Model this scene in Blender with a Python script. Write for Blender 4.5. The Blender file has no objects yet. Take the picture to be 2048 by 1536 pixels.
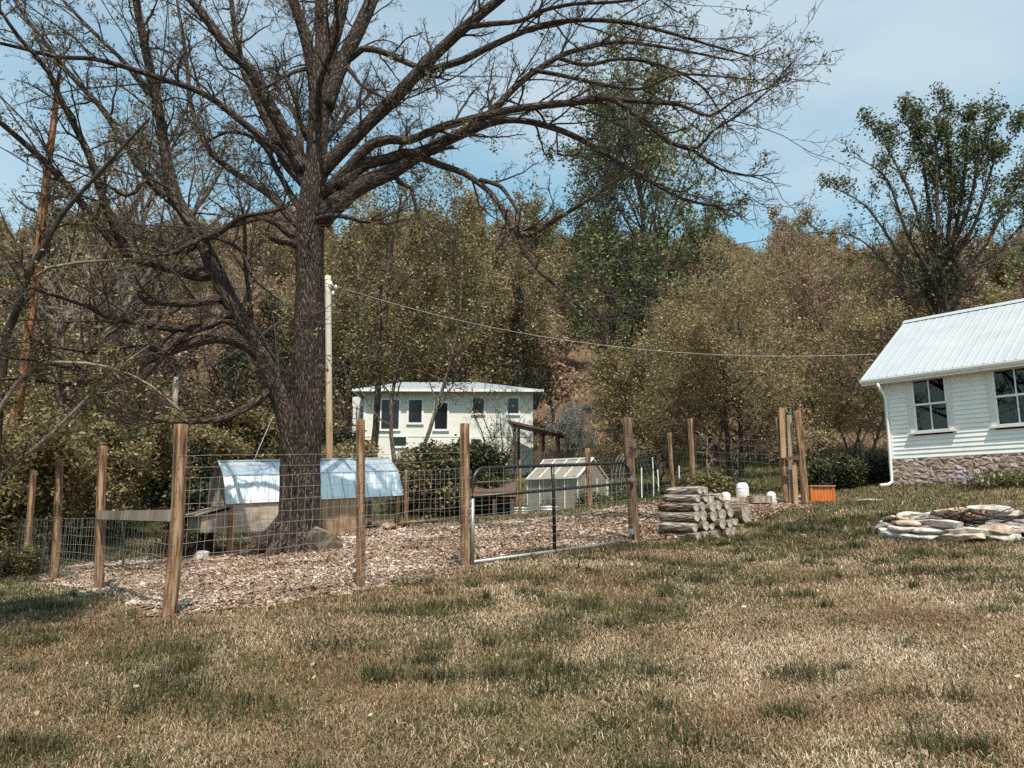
import bpy, bmesh, math, random
import numpy as np
from mathutils import Vector, Matrix

# ------------------------------------------------------------------ camera, world, sun, exposure
SC = bpy.context.scene
COL = SC.collection
F = 1520.0                      # focal length in pixels of the 2048 wide photograph
PITCH = math.atan((1025 - 768) / F)
EYE = 1.6
cam_d = bpy.data.cameras.new('camera')
cam = bpy.data.objects.new('camera', cam_d)
COL.objects.link(cam)
cam_d.sensor_width = 36.0
cam_d.lens = 36.0 * F / 2048.0
cam_d.clip_start = 0.05
cam_d.clip_end = 3000
cam.location = (0, 0, EYE)
cam.rotation_euler = (math.radians(90) + PITCH, 0, 0)
SC.camera = cam

ELEV = math.radians(62)
SUNH = Vector((0.20, -0.98, 0)).normalized()
SUNV = Vector((SUNH.x * math.cos(ELEV), SUNH.y * math.cos(ELEV), math.sin(ELEV)))
sun_d = bpy.data.lights.new('sun', 'SUN')
sun_d.energy = 4.8
sun_d.angle = math.radians(0.5)
sun_d.color = (1.0, 0.92, 0.81)
sun = bpy.data.objects.new('sun', sun_d)
COL.objects.link(sun)
sun.rotation_euler = SUNV.to_track_quat('Z', 'Y').to_euler()
sun.location = (0, -20, 40)

W = bpy.data.worlds.new('World')
SC.world = W
W.use_nodes = True
nt = W.node_tree
nt.nodes.clear()
wo = nt.nodes.new('ShaderNodeOutputWorld')
bg = nt.nodes.new('ShaderNodeBackground')
bg.inputs['Strength'].default_value = 0.115
sky = nt.nodes.new('ShaderNodeTexSky')
sky.sky_type = 'NISHITA'
sky.sun_disc = False
sky.sun_elevation = ELEV
sky.sun_rotation = math.radians(168)
sky.air_density = 1.0
sky.dust_density = 1.6
sky.ozone_density = 0.7
tc = nt.nodes.new('ShaderNodeTexCoord')
mp = nt.nodes.new('ShaderNodeMapping')
mp.inputs['Rotation'].default_value = (0.2, 0.45, 0.3)
mp.inputs['Scale'].default_value = (1.0, 2.2, 4.0)
nz = nt.nodes.new('ShaderNodeTexNoise')
nz.inputs['Scale'].default_value = 1.5
nz.inputs['Detail'].default_value = 5
nz.inputs['Roughness'].default_value = 0.45
cr = nt.nodes.new('ShaderNodeValToRGB')
cr.color_ramp.elements[0].position = 0.34
cr.color_ramp.elements[0].color = (0.08, 0.08, 0.08, 1)
cr.color_ramp.elements[1].position = 0.68
cr.color_ramp.elements[1].color = (0.92, 0.92, 0.92, 1)
mx = nt.nodes.new('ShaderNodeMix')
mx.data_type = 'RGBA'
mx.inputs[7].default_value = (4.3, 5.15, 5.75, 1)      # thin high cloud
tint = nt.nodes.new('ShaderNodeMix')
tint.data_type = 'RGBA'
tint.blend_type = 'MULTIPLY'
tint.inputs[0].default_value = 1.0
tint.inputs[7].default_value = (1.27, 1.78, 1.50, 1)
nt.links.new(tc.outputs['Generated'], mp.inputs['Vector'])
nt.links.new(mp.outputs['Vector'], nz.inputs['Vector'])
nt.links.new(nz.outputs['Fac'], cr.inputs['Fac'])
nt.links.new(cr.outputs['Color'], mx.inputs[0])
nt.links.new(sky.outputs['Color'], tint.inputs[6])
nt.links.new(tint.outputs[2], mx.inputs[6])
nt.links.new(mx.outputs[2], bg.inputs['Color'])
nt.links.new(bg.outputs['Background'], wo.inputs['Surface'])

SC.view_settings.view_transform = 'Standard'
SC.view_settings.look = 'None'
SC.view_settings.gamma = 1.0
SC.view_settings.exposure = 0.32
SC.view_settings.use_curve_mapping = False
SC.cycles.max_bounces = 6
SC.cycles.diffuse_bounces = 3
SC.cycles.glossy_bounces = 3
SC.cycles.transmission_bounces = 4
SC.cycles.transparent_max_bounces = 8
SC.cycles.use_denoising = False
SC.cycles.sample_clamp_indirect = 3.0

# ------------------------------------------------------------------ places: from a sight line and a distance to a point
_c, _s = math.cos(PITCH), math.sin(PITCH)


def ray(x, y):
    u = (x - 1024) / F
    v = (768 - y) / F
    k = _c - v * _s
    return u / k, (_s + v * _c) / k


def P(x, y, D):
    a, b = ray(x, y)
    return Vector((a * D, D, EYE + b * D))


# terrain: thin plate spline through measured ground points
_g = [(345, 1235, 7.1), (722, 1175, 8.65), (930, 1135, 9.9), (1260, 1085, 12.6), (200, 1180, 9.8),
      (110, 1160, 11.6), (52, 1145, 13.7), (590, 1100, 13.5), (425, 1115, 15.5), (790, 1050, 17.3),
      (1040, 1040, 21), (1178, 1025, 22), (1345, 1000, 21), (1388, 990, 18.7), (1590, 1010, 17.5),
      (1340, 1078, 13), (1480, 1060, 13.8), (1635, 1003, 18.5), (1900, 1085, 11.2), (1790, 972, 20),
      (2048, 962, 17.6), (890, 965, 46), (1130, 1030, 28), (1200, 885, 62), (250, 1070, 20), (300, 1010, 30),
      (1500, 965, 34), (1700, 930, 42), (1650, 885, 60), (300, 945, 60), (660, 1000, 28), (1300, 975, 34), (-300, 960, 60), (-300, 1090, 18)]
_pts = [tuple(P(*q)) for q in _g]
_pts += [(0, 0, 0), (-4, 0, -0.05), (5, 0, 0.15), (0, 4, 0.36), (-3, 4.2, 0.30), (4, 4.5, 0.55), (0, -6, -0.5), (9, 6, 0.85), (-9, 4, 0.2),
         (16, 12, 1.9), (20, 24, 3.2), (24, 40, 4.6), (-26, 12, 0.2)]
for X in (-150, -75, 0, 75, 150):
    for D, z in ((100, 24), (170, 55), (215, 64), (320, 66)):
        _pts.append((X * D / 120, D, z + 3 * math.sin(X * .05)))
_A = np.array(_pts)


def _tps():
    n = len(_A)
    xy = _A[:, :2]
    d = np.hypot(xy[:, None, 0] - xy[None, :, 0], xy[:, None, 1] - xy[None, :, 1])
    K = np.where(d > 0, d * d * np.log(d + 1e-9), 0) + np.eye(n) * 0.02 * 50
    Pm = np.c_[np.ones(n), xy]
    M = np.zeros((n + 3, n + 3))
    M[:n, :n] = K
    M[:n, n:] = Pm
    M[n:, :n] = Pm.T
    return np.linalg.solve(M, np.r_[_A[:, 2], 0, 0, 0])


_w = _tps()


def _hash2(i, j, seed):
    n = (i.astype(np.int64) * 374761393 + j.astype(np.int64) * 668265263 + seed * 1442695041) & 0x7fffffff
    n = ((n ^ (n >> 13)) * 1274126177) & 0x7fffffff
    n = n ^ (n >> 16)
    return (n & 0xffff) / 65535.0


def vn2(x, y, seed=0):
    x = np.asarray(x, float)
    y = np.asarray(y, float)
    i = np.floor(x)
    j = np.floor(y)
    fx = x - i
    fy = y - j
    fx = fx * fx * (3 - 2 * fx)
    fy = fy * fy * (3 - 2 * fy)
    a = _hash2(i, j, seed)
    b = _hash2(i + 1, j, seed)
    c = _hash2(i, j + 1, seed)
    d = _hash2(i + 1, j + 1, seed)
    return (a * (1 - fx) + b * fx) * (1 - fy) + (c * (1 - fx) + d * fx) * fy


def fbm2(x, y, seed=0, o=3):
    t = 0
    amp = 0.5
    for k in range(o):
        t = t + amp * vn2(x * 2 ** k, y * 2 ** k, seed + k * 17)
        amp *= 0.5
    return t / (1 - 0.5 ** o)


def hgt(x, y):
    x = np.clip(np.asarray(x, float), -230, 230)
    y = np.clip(np.asarray(y, float), -12, 330)
    sh = x.shape
    xf = x.ravel()
    yf = y.ravel()
    out = np.empty(len(xf))
    for a in range(0, len(xf), 40000):
        xs = xf[a:a + 40000]
        ys = yf[a:a + 40000]
        d2 = (xs[:, None] - _A[None, :, 0]) ** 2 + (ys[:, None] - _A[None, :, 1]) ** 2
        out[a:a + 40000] = (0.5 * d2 * np.log(d2 + 1e-12)) @ _w[:-3] + _w[-3] + _w[-2] * xs + _w[-1] * ys
    out = out.reshape(sh)
    return out + 0.035 * (vn2(x * .8, y * .8, 5) - .5) + 0.015 * (vn2(x * 2.6, y * 2.6, 9) - .5)


def h1(x, y):
    return float(hgt(np.array([x]), np.array([y]))[0])


def ghit(x, y, d0=3.0, d1=90.0):
    a, b = ray(x, y)
    D = np.linspace(d0, d1, 1400)
    z = hgt(a * D, D)
    k = np.argmax(EYE + b * D <= z)
    return (a * D[k], D[k])


# ------------------------------------------------------------------ mesh building
class MB:
    def __init__(self):
        self.v = []
        self.f = []          # (faces array (n,k), material index array)
        self.a = []          # per vertex tint
        self.t = []          # per vertex tube coordinates
        self.n = 0

    def add(self, V, Fs, mi=0, tint=0.5, tc=None):
        V = np.asarray(V, float).reshape(-1, 3)
        if not isinstance(Fs, list):
            Fs = [Fs]
        for q in Fs:
            q = np.asarray(q, np.int64)
            self.f.append((q + self.n, np.broadcast_to(np.asarray(mi), (len(q),))))
        self.v.append(V)
        self.a.append(np.broadcast_to(np.asarray(tint, float), (len(V),)))
        self.t.append(V if tc is None else np.asarray(tc, float).reshape(-1, 3))
        self.n += len(V)

    def box(self, c, s, ax=None, mi=0, tint=0.5):
        c = np.array(c, float)
        h = np.array(s, float) / 2
        k = np.array([[-1, -1, -1], [1, -1, -1], [1, 1, -1], [-1, 1, -1], [-1, -1, 1], [1, -1, 1], [1, 1, 1], [-1, 1, 1]]) * h
        if ax is not None:
            k = k @ np.array(ax, float)
        self.add(c + k, np.array([[0, 3, 2, 1], [4, 5, 6, 7], [0, 1, 5, 4], [1, 2, 6, 5], [2, 3, 7, 6], [3, 0, 4, 7]]), mi, tint, k + np.array([c[0] * 3.1, c[1] * 1.7, c[2]]))

    def beam(self, p, q, w, t, up=(0, 0, 1), mi=0, tint=0.5):
        p = Vector(p)
        q = Vector(q)
        d = q - p
        L = d.length
        z = d / L
        x = Vector(up).cross(z)
        if x.length < 1e-3:
            x = Vector((1, 0, 0)).cross(z)
        x.normalize()
        y = z.cross(x)
        self.box((p + q) / 2, (w, t, L), [tuple(x), tuple(y), tuple(z)], mi, tint)

    def prism(self, poly, dvec, mi=0, tint=0.5):
        """poly: list of 3D points (planar), extruded by dvec"""
        a = np.array([tuple(p) for p in poly], float)
        n = len(a)
        b = a + np.array(tuple(dvec))
        V = np.r_[a, b]
        self.add(V, [np.array([[i, (i + 1) % n, n + (i + 1) % n, n + i] for i in range(n)]),
                     np.array([list(range(n))[::-1]]), np.array([list(range(n, 2 * n))])], mi, tint)

    def build(self, name, mats, parent=None, smooth=False, loc=None):
        V = np.concatenate(self.v)
        off = np.array(loc, float) if loc is not None else np.zeros(3)
        me = bpy.data.meshes.new(name)
        me.vertices.add(len(V))
        me.vertices.foreach_set('co', (V - off).ravel())
        li = np.concatenate([q.ravel() for q, _ in self.f])
        cnt = np.concatenate([np.full(len(q), q.shape[1]) for q, _ in self.f])
        mi = np.concatenate([m for _, m in self.f])
        st = np.r_[0, np.cumsum(cnt)[:-1]]
        me.loops.add(len(li))
        me.loops.foreach_set('vertex_index', li)
        me.polygons.add(len(cnt))
        me.polygons.foreach_set('loop_start', st)
        me.polygons.foreach_set('material_index', mi.astype(np.int32))
        me.polygons.foreach_set('use_smooth', np.full(len(cnt), bool(smooth)))
        me.update(calc_edges=True)
        at = me.attributes.new('tint', 'FLOAT', 'POINT')
        at.data.foreach_set('value', np.concatenate(self.a).astype(np.float32))
        at = me.attributes.new('tubeco', 'FLOAT_VECTOR', 'POINT')
        at.data.foreach_set('vector', np.concatenate(self.t).astype(np.float32).ravel())
        if not isinstance(mats, (list, tuple)):
            mats = [mats]
        for m in mats:
            me.materials.append(m)
        o = bpy.data.objects.new(name, me)
        COL.objects.link(o)
        if parent is not None:
            o.parent = parent
        elif loc is not None:
            o.location = loc
        return o


def vn3(p, seed=0):
    """cheap smooth 3D noise, about -1..1"""
    p = np.asarray(p, float)
    r = np.random.RandomState(seed)
    t = np.zeros(len(p))
    for k in range(6):
        d = r.normal(size=3)
        d *= (1 + k * .55) / np.linalg.norm(d)
        t += np.sin(p @ d * 2.2 + r.uniform(0, 6.28)) / (1 + k * .35)
    return t / 2.6


def tubes(mb, branches, sides, mi=0, cap=False, rough=0.0, rscale=3.0, tint=None):
    groups = {}
    for b in branches:
        groups.setdefault(len(b[0]), []).append(b)
    for n, bs in groups.items():
        Pn = np.array([[tuple(p) for p in b[0]] for b in bs], float)
        R = np.array([b[1] for b in bs], float)
        T = np.gradient(Pn, axis=1)
        T /= np.linalg.norm(T, axis=2, keepdims=True) + 1e-12
        mt = T.mean(axis=1)
        ref = np.where(np.abs(mt[:, 2:3]) > 0.8, np.array([[1., 0, 0]]), np.array([[0, 0, 1.]]))
        N = np.cross(T, ref[:, None, :])
        N /= np.linalg.norm(N, axis=2, keepdims=True) + 1e-12
        B = np.cross(T, N)
        an = np.arange(sides) * 2 * math.pi / sides
        rad = N[:, :, None, :] * np.cos(an)[None, None, :, None] + B[:, :, None, :] * np.sin(an)[None, None, :, None]
        seg = np.linalg.norm(np.diff(Pn, axis=1), axis=2)
        ln = np.concatenate([np.zeros((len(bs), 1)), np.cumsum(seg, axis=1)], axis=1)
        rr = R[:, :, None, None] * np.ones((1, 1, sides, 1))
        off = np.arange(len(bs)) * 7.31 % 50
        tcx = rr[..., 0] * np.cos(an)[None, None, :] + off[:, None, None]
        tcy = rr[..., 0] * np.sin(an)[None, None, :]
        tcz = np.broadcast_to(ln[:, :, None], tcx.shape)
        TC = np.stack([tcx, tcy, tcz], axis=-1)
        if rough:
            q = TC.reshape(-1, 3) * np.array([1, 1, .22]) * rscale
            nz_ = (vn3(q, 3) * .6 + .4 * vn3(q * 2.7, 8)).reshape(rr.shape[:3])
            rr = rr * (1 + rough * nz_[..., None])
        V = Pn[:, :, None, :] + rad * rr
        b0 = (np.arange(len(bs)) * n * sides)[:, None, None]
        i = (np.arange(n - 1) * sides)[None, :, None]
        j = np.arange(sides)[None, None, :]
        jn = (j + 1) % sides
        Q = np.stack([b0 + i + j, b0 + i + jn, b0 + i + sides + jn, b0 + i + sides + j], axis=-1).reshape(-1, 4)
        tn = 0.5 if tint is None else tint
        fl = [Q]
        if cap:
            top = (np.arange(len(bs)) * n * sides)[:, None] + (n - 1) * sides + np.arange(sides)[None, :]
            bot = (np.arange(len(bs)) * n * sides)[:, None] + np.arange(sides)[None, ::-1]
            fl += [top, bot]
        mb.add(V.reshape(-1, 3), fl, mi, tn, TC.reshape(-1, 3))


def leaves(mb, C, size, rng, mi=0, tint=None, up=0.3, asp=0.55, jit=0.35, droop=None):
    """small rhombic leaves at the points C"""
    C = np.asarray(C, float).reshape(-1, 3)
    n = len(C)
    if n == 0:
        return
    nr = rng.normal(size=(n, 3))
    nr /= np.linalg.norm(nr, axis=1, keepdims=True)
    nr[:, 2] = np.abs(nr[:, 2]) + up
    nr /= np.linalg.norm(nr, axis=1, keepdims=True)
    a = np.cross(nr, rng.normal(size=(n, 3)))
    a /= np.linalg.norm(a, axis=1, keepdims=True)
    if droop is not None:
        a[:, 2] -= droop
        a /= np.linalg.norm(a, axis=1, keepdims=True)
    b = np.cross(nr, a)
    s = np.asarray(size) * rng.uniform(1 - jit, 1 + jit, n)
    a = a * s[:, None]
    b = b * (s * asp)[:, None]
    V = np.stack([C - a * .5, C + b * .5 - a * .05, C + a * .5, C - b * .5 - a * .05], axis=1)
    Q = np.arange(n * 4).reshape(n, 4)
    tn = rng.uniform(0, 1, n) if tint is None else np.broadcast_to(tint, (n,))
    mb.add(V.reshape(-1, 3), Q, mi, np.repeat(tn, 4))


def empty(name, loc, rz=0.0):
    o = bpy.data.objects.new(name, None)
    COL.objects.link(o)
    o.location = loc
    o.rotation_euler = (0, 0, rz)
    o.empty_display_size = 0.2
    return o


def tag(o, label=None, cat=None, group=None, kind=None):
    if label:
        o['label'] = label
    if cat:
        o['category'] = cat
    if group:
        o['group'] = group
    if kind:
        o['kind'] = kind
    return o


# ------------------------------------------------------------------ materials
def new_mat(name):
    m = bpy.data.materials.new(name)
    m.use_nodes = True
    t = m.node_tree
    b = t.nodes['Principled BSDF']
    return m, t, b


def ramp(t, stops):
    r = t.nodes.new('ShaderNodeValToRGB')
    e = r.color_ramp.elements
    while len(e) > 1:
        e.remove(e[-1])
    e[0].position = stops[0][0]
    e[0].color = (*stops[0][1], 1)
    for p, c in stops[1:]:
        k = e.new(p)
        k.color = (*c, 1)
    return r


def noise(t, vec, scale, detail=4, rough=0.55, dist=0.0):
    n = t.nodes.new('ShaderNodeTexNoise')
    n.inputs['Scale'].default_value = scale
    n.inputs['Detail'].default_value = detail
    n.inputs['Roughness'].default_value = rough
    n.inputs['Distortion'].default_value = dist
    if vec is not None:
        t.links.new(vec, n.inputs['Vector'])
    return n


def mapped(t, src, sc):
    m = t.nodes.new('ShaderNodeMapping')
    m.inputs['Scale'].default_value = sc
    t.links.new(src, m.inputs['Vector'])
    return m.outputs['Vector']


def attr(t, name):
    a = t.nodes.new('ShaderNodeAttribute')
    a.attribute_name = name
    return a


def bump(t, b, h, strength, dist):
    n = t.nodes.new('ShaderNodeBump')
    n.inputs['Strength'].default_value = strength
    n.inputs['Distance'].default_value = dist
    t.links.new(h, n.inputs['Height'])
    t.links.new(n.outputs['Normal'], b.inputs['Normal'])
    return n


def surf(name, c1, c2, scale=6, stretch=(1, 1, 1), rough=0.75, bstr=0.3, bdist=0.01, metal=0.0, c3=None, coords='tubeco', spec=0.3, lo=.3, hi=.7):
    m, t, b = new_mat(name)
    if coords == 'tubeco':
        src = attr(t, 'tubeco').outputs['Vector']
    else:
        src = t.nodes.new('ShaderNodeTexCoord').outputs['Object']
    v = mapped(t, src, stretch)
    n = noise(t, v, scale, 6, 0.6)
    st = [(lo, c1), (hi, c2)] if c3 is None else [(lo, c1), ((lo + hi) / 2, c2), (hi, c3)]
    r = ramp(t, st)
    t.links.new(n.outputs['Fac'], r.inputs['Fac'])
    t.links.new(r.outputs['Color'], b.inputs['Base Color'])
    b.inputs['Roughness'].default_value = rough
    b.inputs['Metallic'].default_value = metal
    b.inputs['Specular IOR Level'].default_value = spec
    if bstr:
        bump(t, b, n.outputs['Fac'], bstr, bdist)
    return m


def bark(name, dark, mid, light, sc=14.0, stretch=(1, 1, .16), bdist=0.03, moss=None):
    m, t, b = new_mat(name)
    a = attr(t, 'tubeco').outputs['Vector']
    v = mapped(t, a, stretch)
    vo = t.nodes.new('ShaderNodeTexVoronoi')
    vo.feature = 'DISTANCE_TO_EDGE'
    vo.inputs['Scale'].default_value = sc
    n0 = noise(t, v, 3.0, 4)
    mixv = t.nodes.new('ShaderNodeVectorMath')
    mixv.operation = 'MULTIPLY_ADD'
    mixv.inputs[1].default_value = (.30, .30, .30)
    t.links.new(n0.outputs['Color'], mixv.inputs[0])
    t.links.new(v, mixv.inputs[2])
    t.links.new(mixv.outputs[0], vo.inputs['Vector'])
    n = noise(t, v, sc * 2.2, 5, 0.65)
    mul = t.nodes.new('ShaderNodeMath')
    mul.operation = 'MULTIPLY_ADD'
    mul.inputs[1].default_value = 1.7
    t.links.new(vo.outputs['Distance'], mul.inputs[0])
    m2 = t.nodes.new('ShaderNodeMath')
    m2.operation = 'MULTIPLY'
    m2.inputs[1].default_value = 0.55
    t.links.new(n.outputs['Fac'], m2.inputs[0])
    t.links.new(m2.outputs[0], mul.inputs[2])
    r = ramp(t, [(0.24, dark), (0.45, mid), (0.80, light)])
    t.links.new(mul.outputs[0], r.inputs['Fac'])
    col = r.outputs['Color']
    if moss:
        n3 = noise(t, a, 2.3, 4, 0.6)
        r3 = ramp(t, [(0.52, (0, 0, 0)), (0.66, (0.6, 0.6, 0.6))])
        t.links.new(n3.outputs['Fac'], r3.inputs['Fac'])
        k = t.nodes.new('ShaderNodeMix')
        k.data_type = 'RGBA'
        k.inputs[7].default_value = (*moss, 1)
        t.links.new(r3.outputs['Color'], k.inputs[0])
        t.links.new(col, k.inputs[6])
        col = k.outputs[2]
    t.links.new(col, b.inputs['Base Color'])
    b.inputs['Roughness'].default_value = 0.9
    b.inputs['Specular IOR Level'].default_value = 0.15
    bump(t, b, mul.outputs[0], 0.9, bdist)
    return m


def leafmat(name, stops, trans=0.3, rough=0.5):
    m, t, b = new_mat(name)
    a = attr(t, 'tint')
    r = ramp(t, stops)
    t.links.new(a.outputs['Fac'], r.inputs['Fac'])
    t.links.new(r.outputs['Color'], b.inputs['Base Color'])
    b.inputs['Roughness'].default_value = rough
    b.inputs['Specular IOR Level'].default_value = 0.3
    if trans:
        tr = t.nodes.new('ShaderNodeBsdfTranslucent')
        t.links.new(r.outputs['Color'], tr.inputs['Color'])
        k = t.nodes.new('ShaderNodeMixShader')
        k.inputs[0].default_value = trans
        t.links.new(b.outputs[0], k.inputs[1])
        t.links.new(tr.outputs[0], k.inputs[2])
        t.links.new(k.outputs[0], t.nodes['Material Output'].inputs['Surface'])
    return m


def plain(name, c, rough=0.5, metal=0.0, spec=0.4, var=0.12):
    d = tuple(x * (1 - var) for x in c)
    l = tuple(min(1, x * (1 + var)) for x in c)
    return surf(name, d, l, scale=7, rough=rough, metal=metal, spec=spec, bstr=0.05, bdist=0.003)


M = {}
M['bark'] = bark('oak_bark', (0.010, 0.007, 0.006), (0.066, 0.047, 0.037), (0.155, 0.118, 0.098), sc=24, bdist=0.05, stretch=(1, 1, .24))
M['twig'] = surf('twig_bark', (0.030, 0.021, 0.017), (0.085, 0.062, 0.050), scale=10, rough=0.9, bstr=0)
M['bark_grey'] = bark('grey_bark', (0.02, 0.015, 0.012), (0.10, 0.075, 0.06), (0.22, 0.18, 0.15), sc=18)
M['bark_red'] = bark('red_bark', (0.05, 0.02, 0.010), (0.20, 0.085, 0.042), (0.34, 0.17, 0.09), sc=12, stretch=(1, 1, .1), bdist=0.015)
M['twig_dark'] = surf('dark_bark', (0.025, 0.018, 0.014), (0.075, 0.055, 0.042), scale=8, rough=0.9, bstr=0)
M['twig_pale'] = surf('pale_twigs', (0.12, 0.085, 0.065), (0.30, 0.235, 0.19), scale=8, rough=0.9, bstr=0)
M['twig_red'] = surf('reddish_twigs', (0.14, 0.088, 0.066), (0.30, 0.20, 0.155), scale=8, rough=0.9, bstr=0)
M['post'] = surf('weathered_round_post', (0.060, 0.028, 0.015), (0.205, 0.110, 0.058), scale=9, stretch=(3.4, 3.4, .30), rough=0.85, bstr=0.7, bdist=0.02, c3=(0.37, 0.25, 0.155), lo=.36, hi=.64)
M['post_dark'] = surf('dark_round_post', (0.045, 0.027, 0.018), (0.125, 0.072, 0.045), scale=9, stretch=(3.4, 3.4, .30), rough=0.85, bstr=0.7, bdist=0.02, c3=(0.24, 0.16, 0.11), lo=.36, hi=.64)
M['board'] = surf('weathered_board', (0.16, 0.115, 0.085), (0.42, 0.33, 0.26), scale=8, stretch=(4, 4, .3), rough=0.85, bstr=0.4, bdist=0.006)
M['board_tan'] = surf('tan_board', (0.22, 0.12, 0.065), (0.48, 0.31, 0.19), scale=8, stretch=(4, 4, .3), rough=0.85, bstr=0.4, bdist=0.006)
M['board_dark'] = surf('dark_board', (0.05, 0.033, 0.024), (0.15, 0.10, 0.075), scale=8, stretch=(4, 4, .3), rough=0.85, bstr=0.4, bdist=0.006)
M['plywood'] = surf('weathered_plywood', (0.27, 0.19, 0.14), (0.52, 0.42, 0.335), scale=5, stretch=(.5, .5, 5), rough=0.85, bstr=0.2, bdist=0.004, lo=.25, hi=.6)
M['cedar_orange'] = surf('orange_stained_wood', (0.42, 0.10, 0.022), (0.62, 0.19, 0.05), scale=8, stretch=(4, 4, .3), rough=0.6, bstr=0.2, bdist=0.004)
M['timber_orange'] = surf('orange_brown_timber', (0.20, 0.075, 0.030), (0.38, 0.17, 0.08), scale=8, stretch=(3, 3, .4), rough=0.8, bstr=0.2, bdist=0.004)
M['wire'] = plain('galvanised_wire', (0.24, 0.225, 0.20), rough=0.6, metal=0.2)
M['wire_dark'] = plain('dark_wire', (0.10, 0.085, 0.07), rough=0.6)
M['cable'] = plain('overhead_cable', (0.30, 0.31, 0.32), rough=0.5)
M['cable_dark'] = plain('dark_cable', (0.06, 0.06, 0.06), rough=0.5)
M['black_pipe'] = plain('black_painted_pipe', (0.012, 0.012, 0.013), rough=0.38, spec=0.5)
M['galv'] = surf('galvanised_pipe', (0.20, 0.195, 0.19), (0.42, 0.41, 0.40), scale=12, stretch=(1, 1, .3), rough=0.42, metal=0.55, bstr=0)
M['white'] = plain('white_paint', (0.78, 0.78, 0.76), rough=0.5, var=0.05)
M['white_siding'] = surf('white_siding_paint', (0.70, 0.70, 0.68), (0.84, 0.84, 0.82), scale=2.5, rough=0.55, bstr=0, lo=.2, hi=.7)
M['cream'] = surf('cream_house_wall', (0.70, 0.68, 0.62), (0.80, 0.78, 0.72), scale=1.1, rough=0.8, bstr=0, lo=.2, hi=.8)
M['trim'] = plain('window_trim_paint', (0.66, 0.65, 0.61), rough=0.5, var=0.05)
M['soffit'] = plain('soffit_paint', (0.50, 0.46, 0.40), rough=0.7, var=0.05)
M['gutter_dark'] = plain('dark_gutter', (0.06, 0.06, 0.06), rough=0.5)
M['room'] = plain('dark_room', (0.012, 0.011, 0.010), rough=0.9, var=0.2)
M['curtain'] = plain('brown_curtain', (0.20, 0.085, 0.045), rough=0.9)
M['roof_metal'] = surf('pale_metal_roof', (0.40, 0.425, 0.445), (0.50, 0.525, 0.545), scale=1.2, rough=0.42, metal=0.25, bstr=0, lo=.25, hi=.75)
M['shingle'] = surf('grey_shingle_roof', (0.20, 0.225, 0.235), (0.34, 0.37, 0.385), scale=9, rough=0.8, bstr=0.2)
M['coop_metal'] = surf('galvanised_sheet', (0.52, 0.60, 0.66), (0.76, 0.81, 0.84), scale=2.2, rough=0.34, metal=0.75, bstr=0.12, bdist=0.02, lo=.3, hi=.65)
M['seam'] = plain('sheet_seam', (0.50, 0.55, 0.58), rough=0.5, metal=0.5)
M['pane_far'] = plain('dark_window_glass', (0.012, 0.014, 0.015), rough=0.12, spec=0.5)
M['red_plastic'] = plain('red_plastic', (0.58, 0.085, 0.035), rough=0.45)
M['white_plastic'] = plain('white_plastic', (0.74, 0.73, 0.70), rough=0.4, var=0.05)
M['green_steel'] = plain('green_painted_steel', (0.10, 0.24, 0.20), rough=0.55)
M['dark_steel'] = plain('dark_steel', (0.035, 0.035, 0.03), rough=0.6)
M['corrugated'] = plain('corrugated_steel', (0.66, 0.66, 0.64), rough=0.4, metal=0.3)
M['corrugated_shade'] = plain('painted_groove_shade', (0.10, 0.10, 0.10), rough=0.6)  # same steel, darkened to stand in for shade inside the corrugations
M['soil'] = surf('planter_soil', (0.05, 0.035, 0.025), (0.12, 0.09, 0.06), scale=20, bstr=0.4)
M['stone'] = surf('pale_flagstone', (0.17, 0.135, 0.11), (0.40, 0.355, 0.32), scale=6, rough=0.9, bstr=0.8, bdist=0.03, c3=(0.55, 0.52, 0.49), coords='object', lo=.25, hi=.7)
M['stone_brown'] = surf('brown_stone', (0.16, 0.09, 0.06), (0.38, 0.27, 0.20), scale=5, rough=0.9, bstr=0.6, bdist=0.02, c3=(0.55, 0.46, 0.39), coords='object')
M['ash'] = surf('ash_and_char', (0.03, 0.027, 0.025), (0.20, 0.18, 0.165), scale=14, rough=1, bstr=0.6, bdist=0.02, c3=(0.52, 0.50, 0.47))
M['log_bark'] = bark('split_log_bark', (0.02, 0.012, 0.008), (0.105, 0.068, 0.048), (0.33, 0.25, 0.195), sc=26, stretch=(1, 1, .14), bdist=0.02)
M['log_pale'] = bark('pale_log_bark', (0.05, 0.035, 0.028), (0.24, 0.19, 0.16), (0.50, 0.44, 0.39), sc=26, stretch=(1, 1, .14), bdist=0.02)
# sawn log end: growth rings and cracks
m_, t_, b_ = new_mat('sawn_log_end')
oc = t_.nodes.new('ShaderNodeTexCoord')
wv = t_.nodes.new('ShaderNodeTexWave')
wv.wave_type = 'RINGS'
wv.rings_direction = 'Z'
wv.inputs['Scale'].default_value = 18
wv.inputs['Distortion'].default_value = 3
wv.inputs['Detail'].default_value = 3
t_.links.new(oc.outputs['Object'], wv.inputs['Vector'])
n_ = noise(t_, oc.outputs['Object'], 9, 5)
ad_ = t_.nodes.new('ShaderNodeMath')
ad_.operation = 'MULTIPLY_ADD'
ad_.inputs[1].default_value = 0.16
t_.links.new(wv.outputs['Fac'], ad_.inputs[0])
t_.links.new(n_.outputs['Fac'], ad_.inputs[2])
r_ = ramp(t_, [(0.38, (0.15, 0.10, 0.07)), (0.54, (0.34, 0.275, 0.22)), (0.78, (0.56, 0.50, 0.44))])
t_.links.new(ad_.outputs[0], r_.inputs['Fac'])
t_.links.new(r_.outputs['Color'], b_.inputs['Base Color'])
b_.inputs['Roughness'].default_value = 0.9
M['log_end'] = m_
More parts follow.
